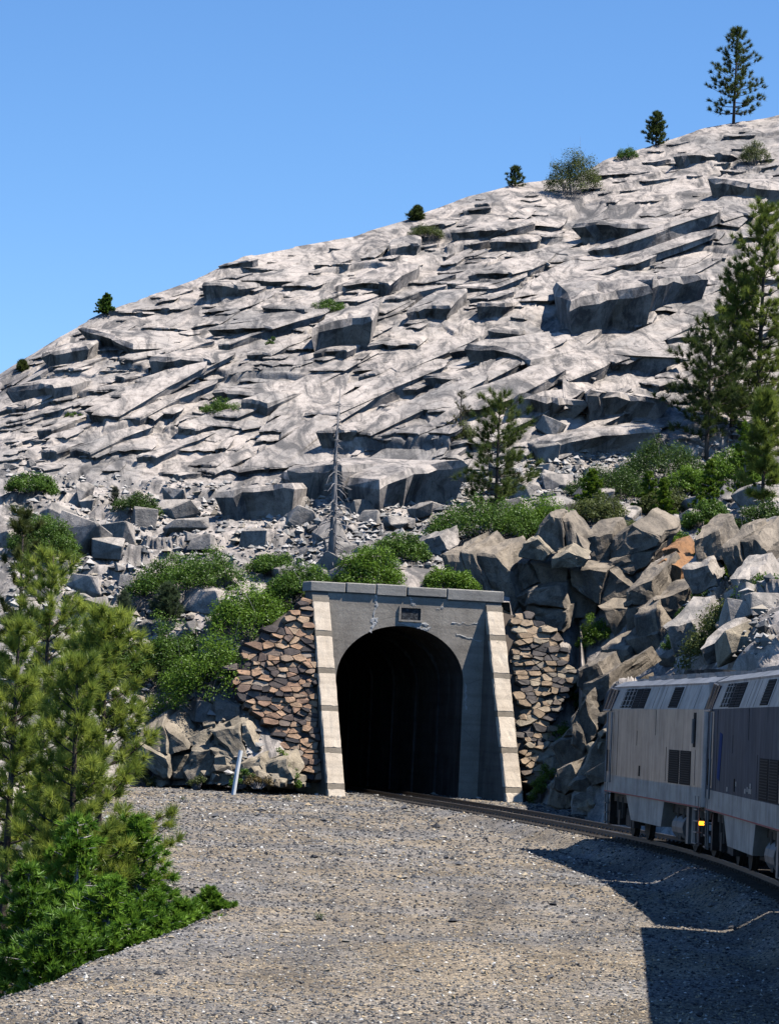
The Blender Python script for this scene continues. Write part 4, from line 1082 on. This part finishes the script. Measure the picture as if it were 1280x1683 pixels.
    d_ = MB().span((x - .36, 1.44, 1.75), (x + .36, 1.512, 3.52)).build('cab_door', M['silver'], o)
    b = MB(); b.tube([(x + .44, 1.57, 1.5), (x + .44, 1.57, 3.5)], .024, 6); b.tube([(x - .44, 1.57, 1.5), (x - .44, 1.57, 3.5)], .024, 6); b.build('handrail', M['roof'], d_)
    MB().span((x + .58, 1.48, 1.80), (x + .84, 1.515, 2.42)).build('slot_window', M['black'], o)
    MB().span((x - .15, 1.50, 1.80), (x + .2, 1.522, 2.42)).build('slot_window', M['black'], o)
    # grilles of the upper side
    grille_slant(o, h - 4.7, h - 2.75, 3.62, 4.15, 4, 3)
    grille_slant(o, h - 5.95, h - 4.85, 3.60, 4.15, 9); grille_slant(o, h - 7.15, h - 6.05, 3.60, 4.15, 9); grille_slant(o, h - 12.6, h - 11.2, 3.62, 4.15, 9)
    # seams of the upper panels
    for xs in (h - 8.6, h - 10.0, h - 12.9, h - 15.2):
        b = MB(); b.prism([slant(xs, 3.6, .006), slant(xs + .03, 3.6, .006), slant(xs + .03, 4.17, .006), slant(xs, 4.17, .006)], (0, -.02, 0)); b.build('seam', M['black'], o)
    # radiator grille low on the side
    for (xa, xb) in ((h - 13.35, h - 11.75), (h - 15.1, h - 13.5)):
        g = MB().span((xa, 1.48, 1.72), (xb, 1.508, 2.56)).build('radiator_grille', M['black'], o)
        b = MB()
        for i in range(14): b.box(((xa + xb) / 2, 1.515, 1.75 + .057 * (i + .5)), (xb - xa - .06, .016, .018))
        b.build('slats', M['slat'], g)
    MB().span((h - 15.65, 1.48, 2.66), (h - 15.35, 1.516, 3.5)).build('side_recess', M['black'], o)
    MB().tube([(h - 15.5, 1.53, 2.75), (h - 15.5, 1.53, 3.35)], .05, 6).build('brake_wheel_housing', M['tank'], o)
    MB().span((h - 15.72, 1.49, 1.74), (h - 15.3, 1.512, 2.6)).build('access_door', M['silver'], o)
    MB().span((h - 6.95, 1.48, 1.78), (h - 6.75, 1.514, 2.06)).build('fuel_filler', M['black'], o)
    for xs, za, zb in ((h - 2.6, 1.72, 3.55), (h - 9.4, 2.9, 3.56), (h - 11.3, 1.74, 2.62), (h - 6.2, 2.6, 3.0)):
        MB().span((xs, 1.49, za), (xs + .035, 1.506, zb)).build('seam', M['black'], o)
    # red stripe, belly panel
    MB().span((-h + .3, 1.47, 1.225), (h - .28, 1.5085, 1.252)).build('stripe', M['red'], o)
    b = MB(); b.prism([(h - 4.3, 1.46, 1.23), (h - 5.4, 1.46, .56), (h - 10.6, 1.46, .56), (h - 11.0, 1.46, 1.23)], (0, -2.92, 0)); b.build('fuel_tank', M['skirt'], o)
    # running gear
    truck(o, h - 3.0); truck(o, -h + 3.4)
    MB().tube([(-h + 5.6, .95, .62), (-h + 3.9, .95, .62)], .36, 16).build('air_reservoir', M['tank'], o)
    b = MB(); b.box((-h + 2.95, 1.2, .72), (.34, .3, .9)); b.tube([(-h + 2.4, 1.2, .3), (-h + 2.4, 1.2, 1.2)], .14, 10); b.build('equipment_box', M['tank'], o)
    b = MB(); b.span((-h + .5, -1.2, .95), (h - .3, 1.2, 1.24)); b.build('underframe', M['under'], o)
    for xe, sg in ((-h + .75, -1), (h - .75, 1)):
        b = MB()
        for dx in (-.24, .24): b.tube([(xe + dx, 1.47, .30), (xe + dx, 1.50, 1.5)], .024, 6)
        for k in range(4): b.box((xe, 1.47, .36 + .27 * k), (.5, .14, .03))
        b.build('ladder', M['tank'], o)
    b = MB(); b.prism([(h - .25, -1.3, .28), (h + .1, -1.3, .25), (h + .1, -1.3, .9), (h - .25, -1.3, 1.2)], (0, 2.6, 0)); b.build('pilot_plow', M['under'], o)
    b = MB(); b.tube([(-h - .45, 0, .85), (-h + .4, 0, .85)], .12, 8); b.box((-h - .42, 0, .85), (.25, .3, .3)); b.build('coupler', M['under'], o)
    if marks == 'amber':
        MB().tube([(-h + .25, 1.40, .86), (-h + .25, 1.52, .86)], .05, 12).build('amber_marker_lamp', M['amber'], o)
        MB().span((-h - .02, 1.05, .70), (-h + .02, 1.38, .90)).build('end_plate', M['white'], o)
    else:
        b = MB(); b.prism([(h - 2.9, 1.505, 2.0), (h - 3.5, 1.505, 1.95), (h - 3.9, 1.505, 3.0), (h - 3.3, 1.505, 3.05)], (0, .006, 0)); b.build('blue_patch', M['blue'], o)  # flat slanted patch of dark blue on the side
        r_ = random.Random(6)
        for k in range(7):
            xx_ = h - 3 - r_.random() * 9; MB().box((xx_, 1.508, 1.8 + r_.random() * .2), (.15 + .15 * r_.random(), .006, .1)).build('data_stencil', M['skirt'], o)
    return o
sF = s_at_y(95.6)
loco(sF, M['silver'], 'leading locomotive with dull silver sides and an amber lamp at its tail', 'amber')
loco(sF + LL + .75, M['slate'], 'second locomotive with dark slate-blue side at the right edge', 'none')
def coach(s_front, L):
    o = place_car('passenger_car', s_front, L, 'tall silver passenger car coupled behind the second locomotive'); o['category'] = 'railway car'
    h = L / 2
    b = MB(); b.prism([(h, y, z) for y, z in full([(1.52, .55), (1.52, 4.45), (1.3, 4.78), (.8, 4.93), (0, 4.97)])], (-L, 0, 0)); b.build('body', M['silver'], o)
    for z0, z1 in ((1.35, 2.05), (3.15, 3.95)):
        for k in range(11):
            x = -h + 1.6 + k * (L - 3.2) / 10
            for sy in (-1, 1): MB().span((x - .65, sy * 1.50, z0), (x + .65, sy * 1.528, z1)).build('window', M['glass'], o)
    truck(o, h - 3.5); truck(o, -h + 3.5)
    return o
coach(sF + 2 * (LL + .75), 25.0)

# ------------------------------------------------------------------ vegetation builders
def needles_mesh(name, C, D, n_per, length, width, col_a, col_b, seed, spread=1.0):
    g = np.random.default_rng(seed); m = len(C)
    d = D[:, None] + g.normal(0, spread * .58, (m, n_per, 3)); d /= np.linalg.norm(d, axis=2, keepdims=True) + 1e-9
    L = length * g.uniform(.6, 1.15, (m, n_per, 1))
    base = C[:, None] - D[:, None] * length * .35 * g.random((m, n_per, 1)) + g.normal(0, length * .06, (m, n_per, 3))
    side = np.cross(d, g.normal(0, 1, (m, n_per, 3))); side /= np.linalg.norm(side, axis=2, keepdims=True) + 1e-9
    v = np.stack([base - side * width, base + side * width, base + d * L], 2)
    t = g.random((m, 1, 1)) * .75 + g.random((m, n_per, 1)) * .25
    c = np.array(col_a) * (1 - t) + np.array(col_b) * t
    c = np.repeat(c[:, :, None], 3, 2)
    return np_mesh(name, v.reshape(-1, 3), np.arange(m * n_per * 3).reshape(-1, 3), False, c.reshape(-1, 3))
PINE_A, PINE_B = (.060, .095, .022), (.19, .22, .045)
def pine(loc, H, hw, label, cat='pine tree', group=None, seed=1, crown=.25, per=34, nl=.22, nw=.006, dens=1.0, cols=(PINE_A, PINE_B), lean=(0, 0), up=.35, gap=0.0, trunk_r=None, bark_m='bark', name='pine_tree', shape=.75):
    r_ = random.Random(seed); o = empty(name, loc)
    tag(o, label, cat, group)
    tr = trunk_r or H * .012 + .03
    wig = [(lean[0] * H * t + .02 * H * math.sin(3 * t + seed) * t * .3, lean[1] * H * t, H * t) for t in np.linspace(0, 1, 9)]
    wig[0] = (0, 0, -.4)
    MB().tube(wig, [tr * (1 - .92 * t) + .008 for t in np.linspace(0, 1, 9)], 8).build('trunk', M[bark_m], o, True)
    br = MB(); C = []; D = []
    z = crown * H
    while z < H * .985:
        t = (z / H - crown) / (1 - crown)
        prof = (1 - t) ** shape * (.6 + .4 * min(1, t * 4 + .35)) + .05
        k = r_.randint(3, 5)
        a0 = r_.uniform(0, 6.28)
        for j in range(k):
            if r_.random() < gap: continue
            an = a0 + j * 6.283 / k + r_.uniform(-.4, .4); L = hw * prof * r_.uniform(.65, 1.15)
            if L < .05: L = .05
            tt = z / H; bx = lean[0] * H * tt + .006 * H * math.sin(3 * tt + seed) * tt; by = lean[1] * H * tt
            rise = up * (1.3 * t + .15)
            P = []
            for q in np.linspace(0, 1, 5):
                P.append(Vector((bx + math.cos(an) * L * q, by + math.sin(an) * L * q, z + L * (rise * q + .35 * q * q * (1 - .3 * t) - .15 * q * (1 - t)))))
            br.tube(P, [max(.006, tr * .32 * (1 - q * .85) * (.35 + .65 * (1 - t))) for q in np.linspace(0, 1, 5)], 4, False)
            nt_ = max(2, int(L / hw * 9 * dens) + 1)
            for i in range(nt_):
                q = 1 - (i / nt_) * .78; s_ = q * 4; i0 = min(int(s_), 3); p = P[i0].lerp(P[i0 + 1], s_ - i0)
                if i > 0:
                    off = Vector((r_.uniform(-1, 1), r_.uniform(-1, 1), r_.uniform(-.1, .6))) * L * .26 * r_.uniform(.4, 1); p2 = p + off
                    br.tube([p, p2], [.012, .005], 3, False); p = p2
                C.append(p); D.append((P[-1] - P[0]).normalized() * .7 + Vector((r_.uniform(-.4, .4), r_.uniform(-.4, .4), .55)))
        z += H * (1 - crown) / max(7, 15 * dens) * r_.uniform(.7, 1.3) * (1 - .35 * t)
    top_ = Vector((lean[0] * H, lean[1] * H, H))
    for i in range(4): C.append(top_ - Vector((0, 0, i * nl * .55))); D.append(Vector((r_.uniform(-.2, .2), r_.uniform(-.2, .2), 1)))
    br.tube([(lean[0] * H * q + .006 * H * math.sin(3 * q + seed) * q, lean[1] * H * q, H * q) for q in np.linspace(crown * .9, .97, 9)], .012, 4, False)
    br.build('branches', M[bark_m], o)
    C = np.array([tuple(c) for c in C]); D = np.array([tuple(d.normalized()) for d in D])
    link('crown', needles_mesh('crown', C, D, per, nl, nw, cols[0], cols[1], seed), M['needles'], o)
    return o
def leaves_mesh(name, C, n_per, rad, size, col_a, col_b, seed, up=.5, flat=1.0):
    g = np.random.default_rng(seed); m = len(C)
    off = g.normal(0, 1, (m, n_per, 3)); off /= np.linalg.norm(off, axis=2, keepdims=True); off *= rad * g.random((m, n_per, 1)) ** .45
    off[..., 2] *= flat
    p = C[:, None] + off
    nrm = off / rad + g.normal(0, .6, off.shape) + np.array([0, 0, up]); nrm /= np.linalg.norm(nrm, axis=2, keepdims=True)
    a_ = np.cross(nrm, g.normal(0, 1, off.shape)); a_ /= np.linalg.norm(a_, axis=2, keepdims=True) + 1e-9
    b_ = np.cross(nrm, a_); s = size * g.uniform(.6, 1.3, (m, n_per, 1))
    v = np.stack([p - a_ * s, p + b_ * s * .45, p + a_ * s, p - b_ * s * .45], 2)
    t = g.random((m, 1, 1)) * .6 + g.random((m, n_per, 1)) * .4
    c = np.array(col_a) * (1 - t) + np.array(col_b) * t
    c = np.repeat(c[:, :, None], 4, 2)
    return np_mesh(name, v.reshape(-1, 3), np.arange(m * n_per * 4).reshape(-1, 4), False, c.reshape(-1, 3))
def shrub(loc, a_, b_, h, label, group, seed, cols=((.035, .075, .012), (.10, .17, .028)), size=.075, n_cl=None, per=46, cat='shrub', name='shrub', wispy=0.0, slope=(0, 0)):
    g = np.random.default_rng(seed); o = empty(name, loc); tag(o, label, cat, group)
    n_cl = n_cl or int(max(14, min(170, 34 * (a_ * b_ + a_ * h * 1.4))))
    an = g.random(n_cl) * 6.283; r = np.sqrt(g.random(n_cl)); ph = g.random(n_cl)
    x = np.cos(an) * r * a_; y = np.sin(an) * r * b_
    hz = h * np.sqrt(np.clip(1 - r * r, 0.04, 1)) * (.55 + .45 * ph) * (.75 + .5 * g.random(n_cl))
    z = hz + slope[0] * x + slope[1] * y
    C = np.stack([x, y, z], 1)
    rad = .21 * (a_ * b_ * h) ** (1 / 3.0) + .06
    link('foliage', leaves_mesh('foliage', C, per, rad, size, cols[0], cols[1], seed, flat=.8), M['leaves'], o)
    b = MB(); r_ = random.Random(seed)
    for i in range(min(n_cl, 26)):
        p = Vector(C[i]); q = Vector((p.x * .25 + r_.uniform(-.1, .1), p.y * .25, slope[0] * p.x * .3 - .15))
        b.tube([q, q.lerp(p, .55) + Vector((r_.uniform(-.1, .1), r_.uniform(-.1, .1), .05)), p], [.02, .014, .006], 4, False)
    if wispy:
        for i in range(int(26 * wispy)):
            p = Vector(C[r_.randrange(n_cl)]); q = p + Vector((r_.uniform(-.4, .4) * a_, r_.uniform(-.3, .3) * b_, r_.uniform(.25, .7) * h)); b.tube([p * .4, p, q], [.016, .01, .004], 3, False)
    b.build('stems', M['snag'], o)
    return o
def fan(loc, H, hw, label, group, seed, cols, cat='conifer', name='young_conifer', per=26, size=.075, crown=.06, bark_m='greybark', trunk_r=None, rag=.3, fine=8):
    """soft leafy cone: cedar or young fir"""
    r_ = random.Random(seed); o = empty(name, loc); tag(o, label, cat, group); tr = trunk_r or .02 + H * .012
    MB().tube([(0, 0, -.4), (.02 * H, 0, H * .5), (0, 0, H)], [tr, tr * .6, .01], 7).build('trunk', M[bark_m], o, True)
    br = MB(); C = []; D = []
    z = crown * H
    while z < H:
        t = z / H; prof = (1 - t) ** .8 + .05
        for j in range(r_.randint(4, 6)):
            an = r_.uniform(0, 6.28); L = hw * prof * r_.uniform(1 - rag * 1.4, 1 + rag)
            e = Vector((math.cos(an) * L, math.sin(an) * L, z + L * r_.uniform(-.05, .45))); s0_ = Vector((0, 0, z))
            br.tube([s0_, s0_.lerp(e, .5) + Vector((0, 0, -.04 * L)), e], [tr * .3, tr * .2, .005], 4, False)
            for q in np.linspace(1, .25, max(3, int(fine * L / max(hw, .01) + 1.5))):
                C.append(tuple(s0_.lerp(e, float(q)) + Vector((r_.uniform(-.1, .1), r_.uniform(-.1, .1), r_.uniform(-.05, .08))) * hw * 1.6)); D.append(tuple((e - s0_).normalized() * .8 + Vector((r_.uniform(-.5, .5), r_.uniform(-.5, .5), r_.uniform(-.1, .7)))))
        z += H / 15 * r_.uniform(.7, 1.2)
    C.append((0, 0, H)); D.append((0, 0, 1)); C = np.array(C); D = np.array(D); D /= np.linalg.norm(D, axis=1, keepdims=True)
    br.tube([(0, 0, crown * H), (0, 0, H * .5), (0, 0, H * .98)], .008, 4, False)
    br.build('branches', M[bark_m], o)
    link('crown', needles_mesh('crown', C, D, per, .10 * hw + .07, size * .45, cols[0], cols[1], seed, .9), M['leaves'], o)
    return o

def hill_tree(px, base, top, hw, fn, label, **k):
    loc, _ = on_hill(px, base); s = pxm(loc.y)
    return fn(loc - Vector((0, 0, .1)), (base - top) / s, hw / s, label, **k)
BRIGHT = ((.06, .13, .015), (.20, .33, .035)); DEEP = ((.028, .06, .013), (.09, .15, .028)); OLIVE = ((.06, .08, .024), (.16, .19, .055)); MIDG = ((.04, .09, .015), (.14, .24, .035))

# skyline
SK = [(1205, 200, 38, 58, 'tall full pine alone on the skyline at the upper right', 1.4), (1076, 236, 178, 26, 'small pine on the skyline next in size to the tall skyline pine', 1.0),
      (845, 303, 268, 20, 'tiny sparse pine on the crest left of the wispy skyline bush', .6), (683, 359, 334, 15, 'tiny round pine at the middle of the crest', .8), (36, 606, 588, 12, 'tiny dark pine at the left end of the crest', .8)]
for i, (px, ba, tp, hw, lab, dn) in enumerate(SK):
    hill_tree(px, ba, tp, hw, pine, lab, seed=50 + i, crown=.08 if i != 0 else .12, per=46 if i == 0 else 30, nl=.34 if i == 0 else .2, nw=.016, dens=dn * (.75 if i == 0 else 1.1), gap=.12, cols=((.035, .06, .016), (.11, .14, .035)), group='trees along the crest', up=.3)
loc, _ = on_hill(176, 514); s = pxm(loc.y); fan(loc, 34 / s, 15 / s, 'small bushy green tree on the left skyline', 'trees along the crest', 71, MIDG, cat='tree', name='small_tree', per=30, size=.09)
# right-hand pines
RP = [(1245, 725, 325, 92, 'tallest pine of the right edge group with its crown cut by the frame', .06, .9), (1205, 705, 430, 64, 'second pine of the right edge group, just left of the tallest', .12, .7), (1162, 757, 520, 84, 'shorter dark pine standing left of the right edge group', .2, .6), (1252, 870, 640, 40, 'young bright pine at the right edge above the locomotives', .25, .45)]
for i, (px, ba, tp, hw, lab, cr_, dn) in enumerate(RP):
    hill_tree(px, ba, tp, hw, pine, lab, seed=80 + i, crown=cr_, per=60, nl=.40, nw=.015, dens=dn * 1.5, shape=.5, cols=((.065, .11, .02), (.28, .34, .06)) if i != 2 else ((.025, .05, .014), (.10, .135, .033)), group='pines at the right edge', gap=.05)
hill_tree(812, 872, 645, 74, pine, 'lone slender pine with open crown above the portal', seed=91, crown=.16, shape=.5, per=52, nl=.36, nw=.012, dens=1.0, cols=((.045, .08, .018), (.16, .20, .045)), gap=.28)
hill_tree(757, 724, 638, 24, pine, 'small half-bare pine left of the lone slender pine', seed=92, crown=.25, per=14, nl=.2, nw=.012, dens=.6, cols=((.06, .06, .03), (.13, .13, .06)), gap=.45)
hill_tree(203, 1015, 968, 16, pine, 'tiny bluish pine seedling left of the green thicket', seed=93, crown=.1, per=26, nl=.22, nw=.012, dens=.7, cols=((.05, .08, .045), (.13, .17, .09)))
hill_tree(272, 1032, 955, 28, pine, 'bluish pine sapling with bare stem rising from the green thicket', seed=94, crown=.3, per=30, nl=.24, nw=.012, dens=.9, cols=((.045, .075, .035), (.12, .16, .07)))
hill_tree(190, 842, 800, 12, pine, 'thin grey-green seedling beside the shrub under the bare slab', seed=95, crown=.2, per=16, nl=.2, nw=.012, dens=.5, cols=((.06, .07, .05), (.13, .14, .09)))
# the dead tree
loc, _ = on_hill(543, 948); s = pxm(loc.y); Hd = 328 / s
sn = empty('dead_tree', loc - Vector((0, 0, .3))); tag(sn, 'bare grey dead conifer rising behind the tunnel portal', 'dead tree')
MB().tube([(0, 0, 0), (.03, 0, Hd * .3), (-.02, 0, Hd * .65), (.06, 0, Hd)], [.23, .15, .08, .012], 8).build('trunk', M['snag'], sn, True)
b = MB(); r_ = random.Random(5)
for i in range(130):
    t = r_.uniform(.12, .93); z = Hd * t; x = .03; L = (1.15 if t < .6 else .7) * (1.1 - t) * r_.uniform(.4, 1.2); an = r_.uniform(0, 6.28)
    P = [Vector((x, 0, z))]
    for q in (.35, .7, 1.0): P.append(Vector((x + math.cos(an) * L * q + r_.uniform(-.05, .05), math.sin(an) * L * q, z + L * (.12 * q - .75 * q * q * r_.uniform(.5, 1.3)))))
    b.tube(P, [.030, .022, .016, .008], 4, False)
b.build('branches', M['snag'], sn)

# shrubs of the slope and the bench
SH = [(55, 800, 36, 17, 'low green shrub at the left edge under the bare slab', MIDG), (72, 890, 48, 36, 'dense dark green shrub at the left edge beside the leaning slab', MIDG), (226, 832, 34, 18, 'low dull green shrub left of the wedge boulder', DEEP),
      (300, 950, 82, 34, 'wide low mat of green shrubs with grey twigs in the rubble', MIDG), (365, 672, 30, 15, 'round green shrub in a crack midway up the left slab', MIDG), (541, 504, 27, 12, 'small green shrub above the big dark block on the slab', MIDG),
      (444, 566, 9, 12, 'tiny shrub in a joint at the centre left of the slab', MIDG), (330, 1120, 66, 62, 'large bright green thicket beside the top of the red stone wall', BRIGHT), (262, 1092, 52, 56, 'bluish green bush behind the foreground pine', MIDG),
      (420, 1022, 62, 52, 'bright leafy bush climbing to the left of the portal', BRIGHT), (488, 968, 46, 34, 'green bush touching the left end of the coping', MIDG), (608, 945, 48, 46, 'rounded bright green bush behind the middle of the coping', BRIGHT),
      (742, 958, 40, 24, 'small green bush with bare grey twigs behind the right coping', BRIGHT), (800, 868, 84, 36, 'dense green bush around the foot of the lone slender pine', MIDG), (885, 858, 58, 32, 'green bush right of the foot of the lone slender pine', BRIGHT),
      (752, 712, 24, 18, 'dull olive shrub at the foot of the half-bare pine', OLIVE), (1000, 800, 56, 30, 'dark green shrub behind the yellow-green saplings', DEEP), (1092, 770, 62, 36, 'dark shrub under the shorter dark pine', DEEP), (985, 846, 46, 24, 'olive shrub on top of the fractured outcrop', OLIVE),
      (1195, 1020, 66, 36, 'broad olive-green shrub above the second locomotive', OLIVE), (1236, 985, 40, 26, 'green shrub at the right edge behind the olive one', MIDG), (1105, 1062, 20, 16, 'small green shrub tucked against the tall rock slab', MIDG),
      (1238, 860, 40, 30, 'dull green shrub at the right edge below the pines', DEEP), (1160, 850, 34, 22, 'low green shrub between saplings on the right', MIDG), (1090, 830, 40, 20, 'pale olive shrub at the brow of the outcrop', OLIVE),
      (940, 292, 38, 40, 'wispy olive bush on the skyline', OLIVE), (698, 382, 26, 12, 'low bush just under the round crest pine', OLIVE), (1030, 252, 16, 10, 'small yellow-green bush on the crest', MIDG), (1240, 254, 22, 20, 'dull bush on the slab at the far upper right', OLIVE),
      (480, 1262, 18, 12, 'small green tuft at the foot of the red stone wall', BRIGHT), (975, 1045, 22, 26, 'feathery green plant above the right stone wall', BRIGHT), (918, 1205, 18, 20, 'green plant beside the lower end of the right stone wall', MIDG),
      (880, 1302, 18, 26, 'green weeds at the foot of the right buttress', MIDG), (945, 1150, 14, 26, 'slender green plant on the shaded rock right of the wall', MIDG), (398, 1296, 16, 14, 'grass clump at the foot of the white post', MIDG),
      (425, 1303, 22, 8, 'brownish dry weeds right of the white post', ((.10, .075, .03), (.20, .15, .06))), (250, 1283, 24, 9, 'low dull weeds at the edge of the gravel', OLIVE), (322, 1296, 16, 8, 'small olive weed clump below the tan rock ledge', OLIVE),
      (858, 1228, 8, 16, 'green tuft against the right buttress', MIDG), (1010, 728, 10, 12, 'tiny bright shrub on the stepped ledges', BRIGHT), (527, 775, 10, 14, 'tiny green shrub left of the dead tree', BRIGHT), (120, 680, 12, 6, 'tiny shrub under the left dark block', MIDG),
      (660, 905, 40, 22, 'low green bush among boulders right of the dead tree', MIDG), (445, 930, 40, 18, 'low green shrub between the dead tree and the thicket', MIDG), (1210, 780, 50, 34, 'leafy green bush at the right edge beneath the pines', BRIGHT), (1130, 795, 36, 24, 'bright bush between the saplings and the shorter dark pine', BRIGHT), (180, 1075, 50, 40, 'green bush half hidden behind the foreground pines', MIDG),
      (1142, 1000, 30, 20, 'green bush among the pale blocks above the first locomotive', MIDG), (1215, 918, 34, 20, 'bright bush on the bank at the right edge', BRIGHT), (1100, 885, 26, 16, 'leafy bush beside the rusty rocks', BRIGHT), (1030, 866, 24, 14, 'small olive bush on the brow above the dark clefts', OLIVE)]
for i, (px, py, w, h, lab, cl) in enumerate(SH):
    ext = h * .85
    loc, nrm = on_hill(px, min(py + ext * .75, 1310)); s = pxm(loc.y)
    if py > 1255: loc.y -= .9
    loc -= nrm * .05
    wide = 1.18 * w / s; hh = 2.05 * h / s
    shrub(loc, wide, min(wide * .8, 1.6), hh * .85, lab, 'shrubs of the slope', 300 + i, cl, size=.055 if w > 30 else .042, per=100 if cl is BRIGHT or cl is MIDG else 70, wispy=.8 if cl is OLIVE or py < 300 else .25, slope=(-nrm.x / max(nrm.z, .3) * .5, 0))
SAP = [(970, 838, 768, 24, 'bright yellow-green sapling on the left of the outcrop brow'), (1062, 842, 772, 20, 'bright yellow-green sapling at the centre of the outcrop brow'), (1088, 850, 782, 18, 'small yellow-green sapling right beside the central brow sapling'),
       (1166, 845, 752, 28, 'largest yellow-green sapling below the shorter dark pine'), (1222, 820, 690, 28, 'tall thin yellow-green sapling in front of the right pines'), (1160, 920, 855, 22, 'leaning sapling growing from the rocks on the right')]
for i, (px, ba, tp, hw, lab) in enumerate(SAP):
    hill_tree(px, ba, tp, hw, fan, lab, group='saplings on the outcrop', seed=400 + i, cols=((.07, .14, .014), (.22, .33, .035)), name='sapling', cat='sapling', per=40, size=.07, rag=.5)

# foreground pines and cedars below the gravel edge
FG = [(180, 1005, 63, 92, 'foreground pine with a clear dark trunk nearest the gravel', .10, 1.15), (84, 905, 66, 96, 'tallest foreground pine behind the clear-trunked one', .10, 1.1), (30, 1010, 61, 74, 'foreground pine cut by the left frame edge', .08, 1.0), (40, 838, 84, 64, 'darker pine rising behind the foreground pines at the left edge', .15, .8),
      (132, 1075, 58.5, 84, 'shorter bushy foreground pine between the two tall ones', .08, 1.1)]
for i, (px, tp, y, hw, lab, cr_, dn) in enumerate(FG):
    T = at_y(px, tp, y); gz = float(ground_z(np.array([T[0]]), np.array([y]))[0]); s = pxm(y)
    pine((T[0], y, gz - .1), T[2] - gz, hw / s * 1.3, lab, seed=500 + i, crown=cr_ + .04, per=85, nl=.25, nw=.0065 if y < 80 else .010, dens=1.02 * dn, shape=.52, gap=.10, cols=((.08, .15, .024), (.48, .55, .085)) if i != 3 else ((.03, .05, .014), (.12, .14, .035)), group='pines in the left foreground', up=.5, trunk_r=.10)
CE = [(228, 1338, 59, 62, 'bright green cedar nearest the gravel with broad lower skirt', None), (128, 1335, 57, 70, 'bright green cedar in front of the clear-trunked pine', None), (48, 1420, 54, 70, 'dark lower cedar at the left frame edge', 1), (296, 1478, 58.5, 46, 'low cedar sprawling onto the gravel edge', None),
      (180, 1440, 55, 66, 'cedar filling the corner behind the gravel lip', None), (100, 1500, 50, 66, 'small cedar at the bottom left above the gravel lip', 1), (345, 1492, 60.5, 20, 'tiny cedar shoot at the right tip of the greenery', None), (250, 1462, 57, 52, 'round cedar clump right of the pale dead stem', None)]
for i, (px, tp, y, hw, lab, dk) in enumerate(CE):
    T = at_y(px, tp, y); gz = float(ground_z(np.array([T[0]]), np.array([y]))[0]); s = pxm(y)
    fan((T[0], y, gz - .1), max(T[2] - gz, .5), hw / s * 1.4, lab, 'cedars at the gravel edge', 600 + i, ((.06, .16, .016), (.25, .43, .045)) if dk is None else ((.04, .11, .013), (.16, .30, .03)), cat='cedar', name='cedar', per=42, size=.034, crown=.03, rag=.6, fine=11)
T = at_y(145, 1408, 58.2); gz = float(ground_z(np.array([T[0]]), np.array([58.2]))[0]); Hs = T[2] - gz
st = empty('dead_sapling', (T[0], 58.2, gz)); tag(st, 'pale dead sapling with broken twigs among the cedars', 'dead sapling')
MB().tube([(0, 0, -.2), (.03, 0, Hs * .6), (.05, 0, Hs)], [.05, .04, .02], 7).build('trunk', M['greybark'], st, True)
b = MB(); r_ = random.Random(2)
for k in range(12): z = Hs * r_.uniform(.3, .9); an = r_.uniform(0, 6.28); L = r_.uniform(.15, .5); b.tube([(.03, 0, z), (.03 + L * math.cos(an), L * math.sin(an), z + r_.uniform(-.05, .2))], [.013, .004], 4)
b.build('twigs', M['greybark'], st)

for i, (px, py, r0, lab) in enumerate([(525, 1512, .10, 'tiny pale weed growing alone in the middle of the gravel'), (470, 1330, .16, 'small weed on the gravel in front of the left buttress'), (300, 1330, .2, 'low weed at the far left of the gravel')]):
    T = at_z(px, py, -.55); T[2] = float(ground_z(np.array([T[0]]), np.array([T[1]]))[0])
    shrub(tuple(T), r0, r0, r0 * 1.2, lab, 'weeds in the gravel', 700 + i, ((.07, .10, .04), (.16, .20, .08)), size=.02, n_cl=10, per=14, cat='weed', name='weed')

# ------------------------------------------------------------------ small things
p0 = Vector(at_z(383, 1300, -.15)); p0.y = min(p0.y, 133.2); p0 = Vector(at_y(383, 1303, 129.6)); p1 = Vector(at_y(396, 1234, 129.8))
post = MB(); dvec = p1 - p0
post.tube([(0, 0, -.25), tuple(dvec * .5), tuple(dvec)], [.085, .085, .085], 8)
po = post.build('marker_post', M['white'], None); po.location = p0; tag(po, 'leaning white marker post in front of the tan rock ledge', 'post')
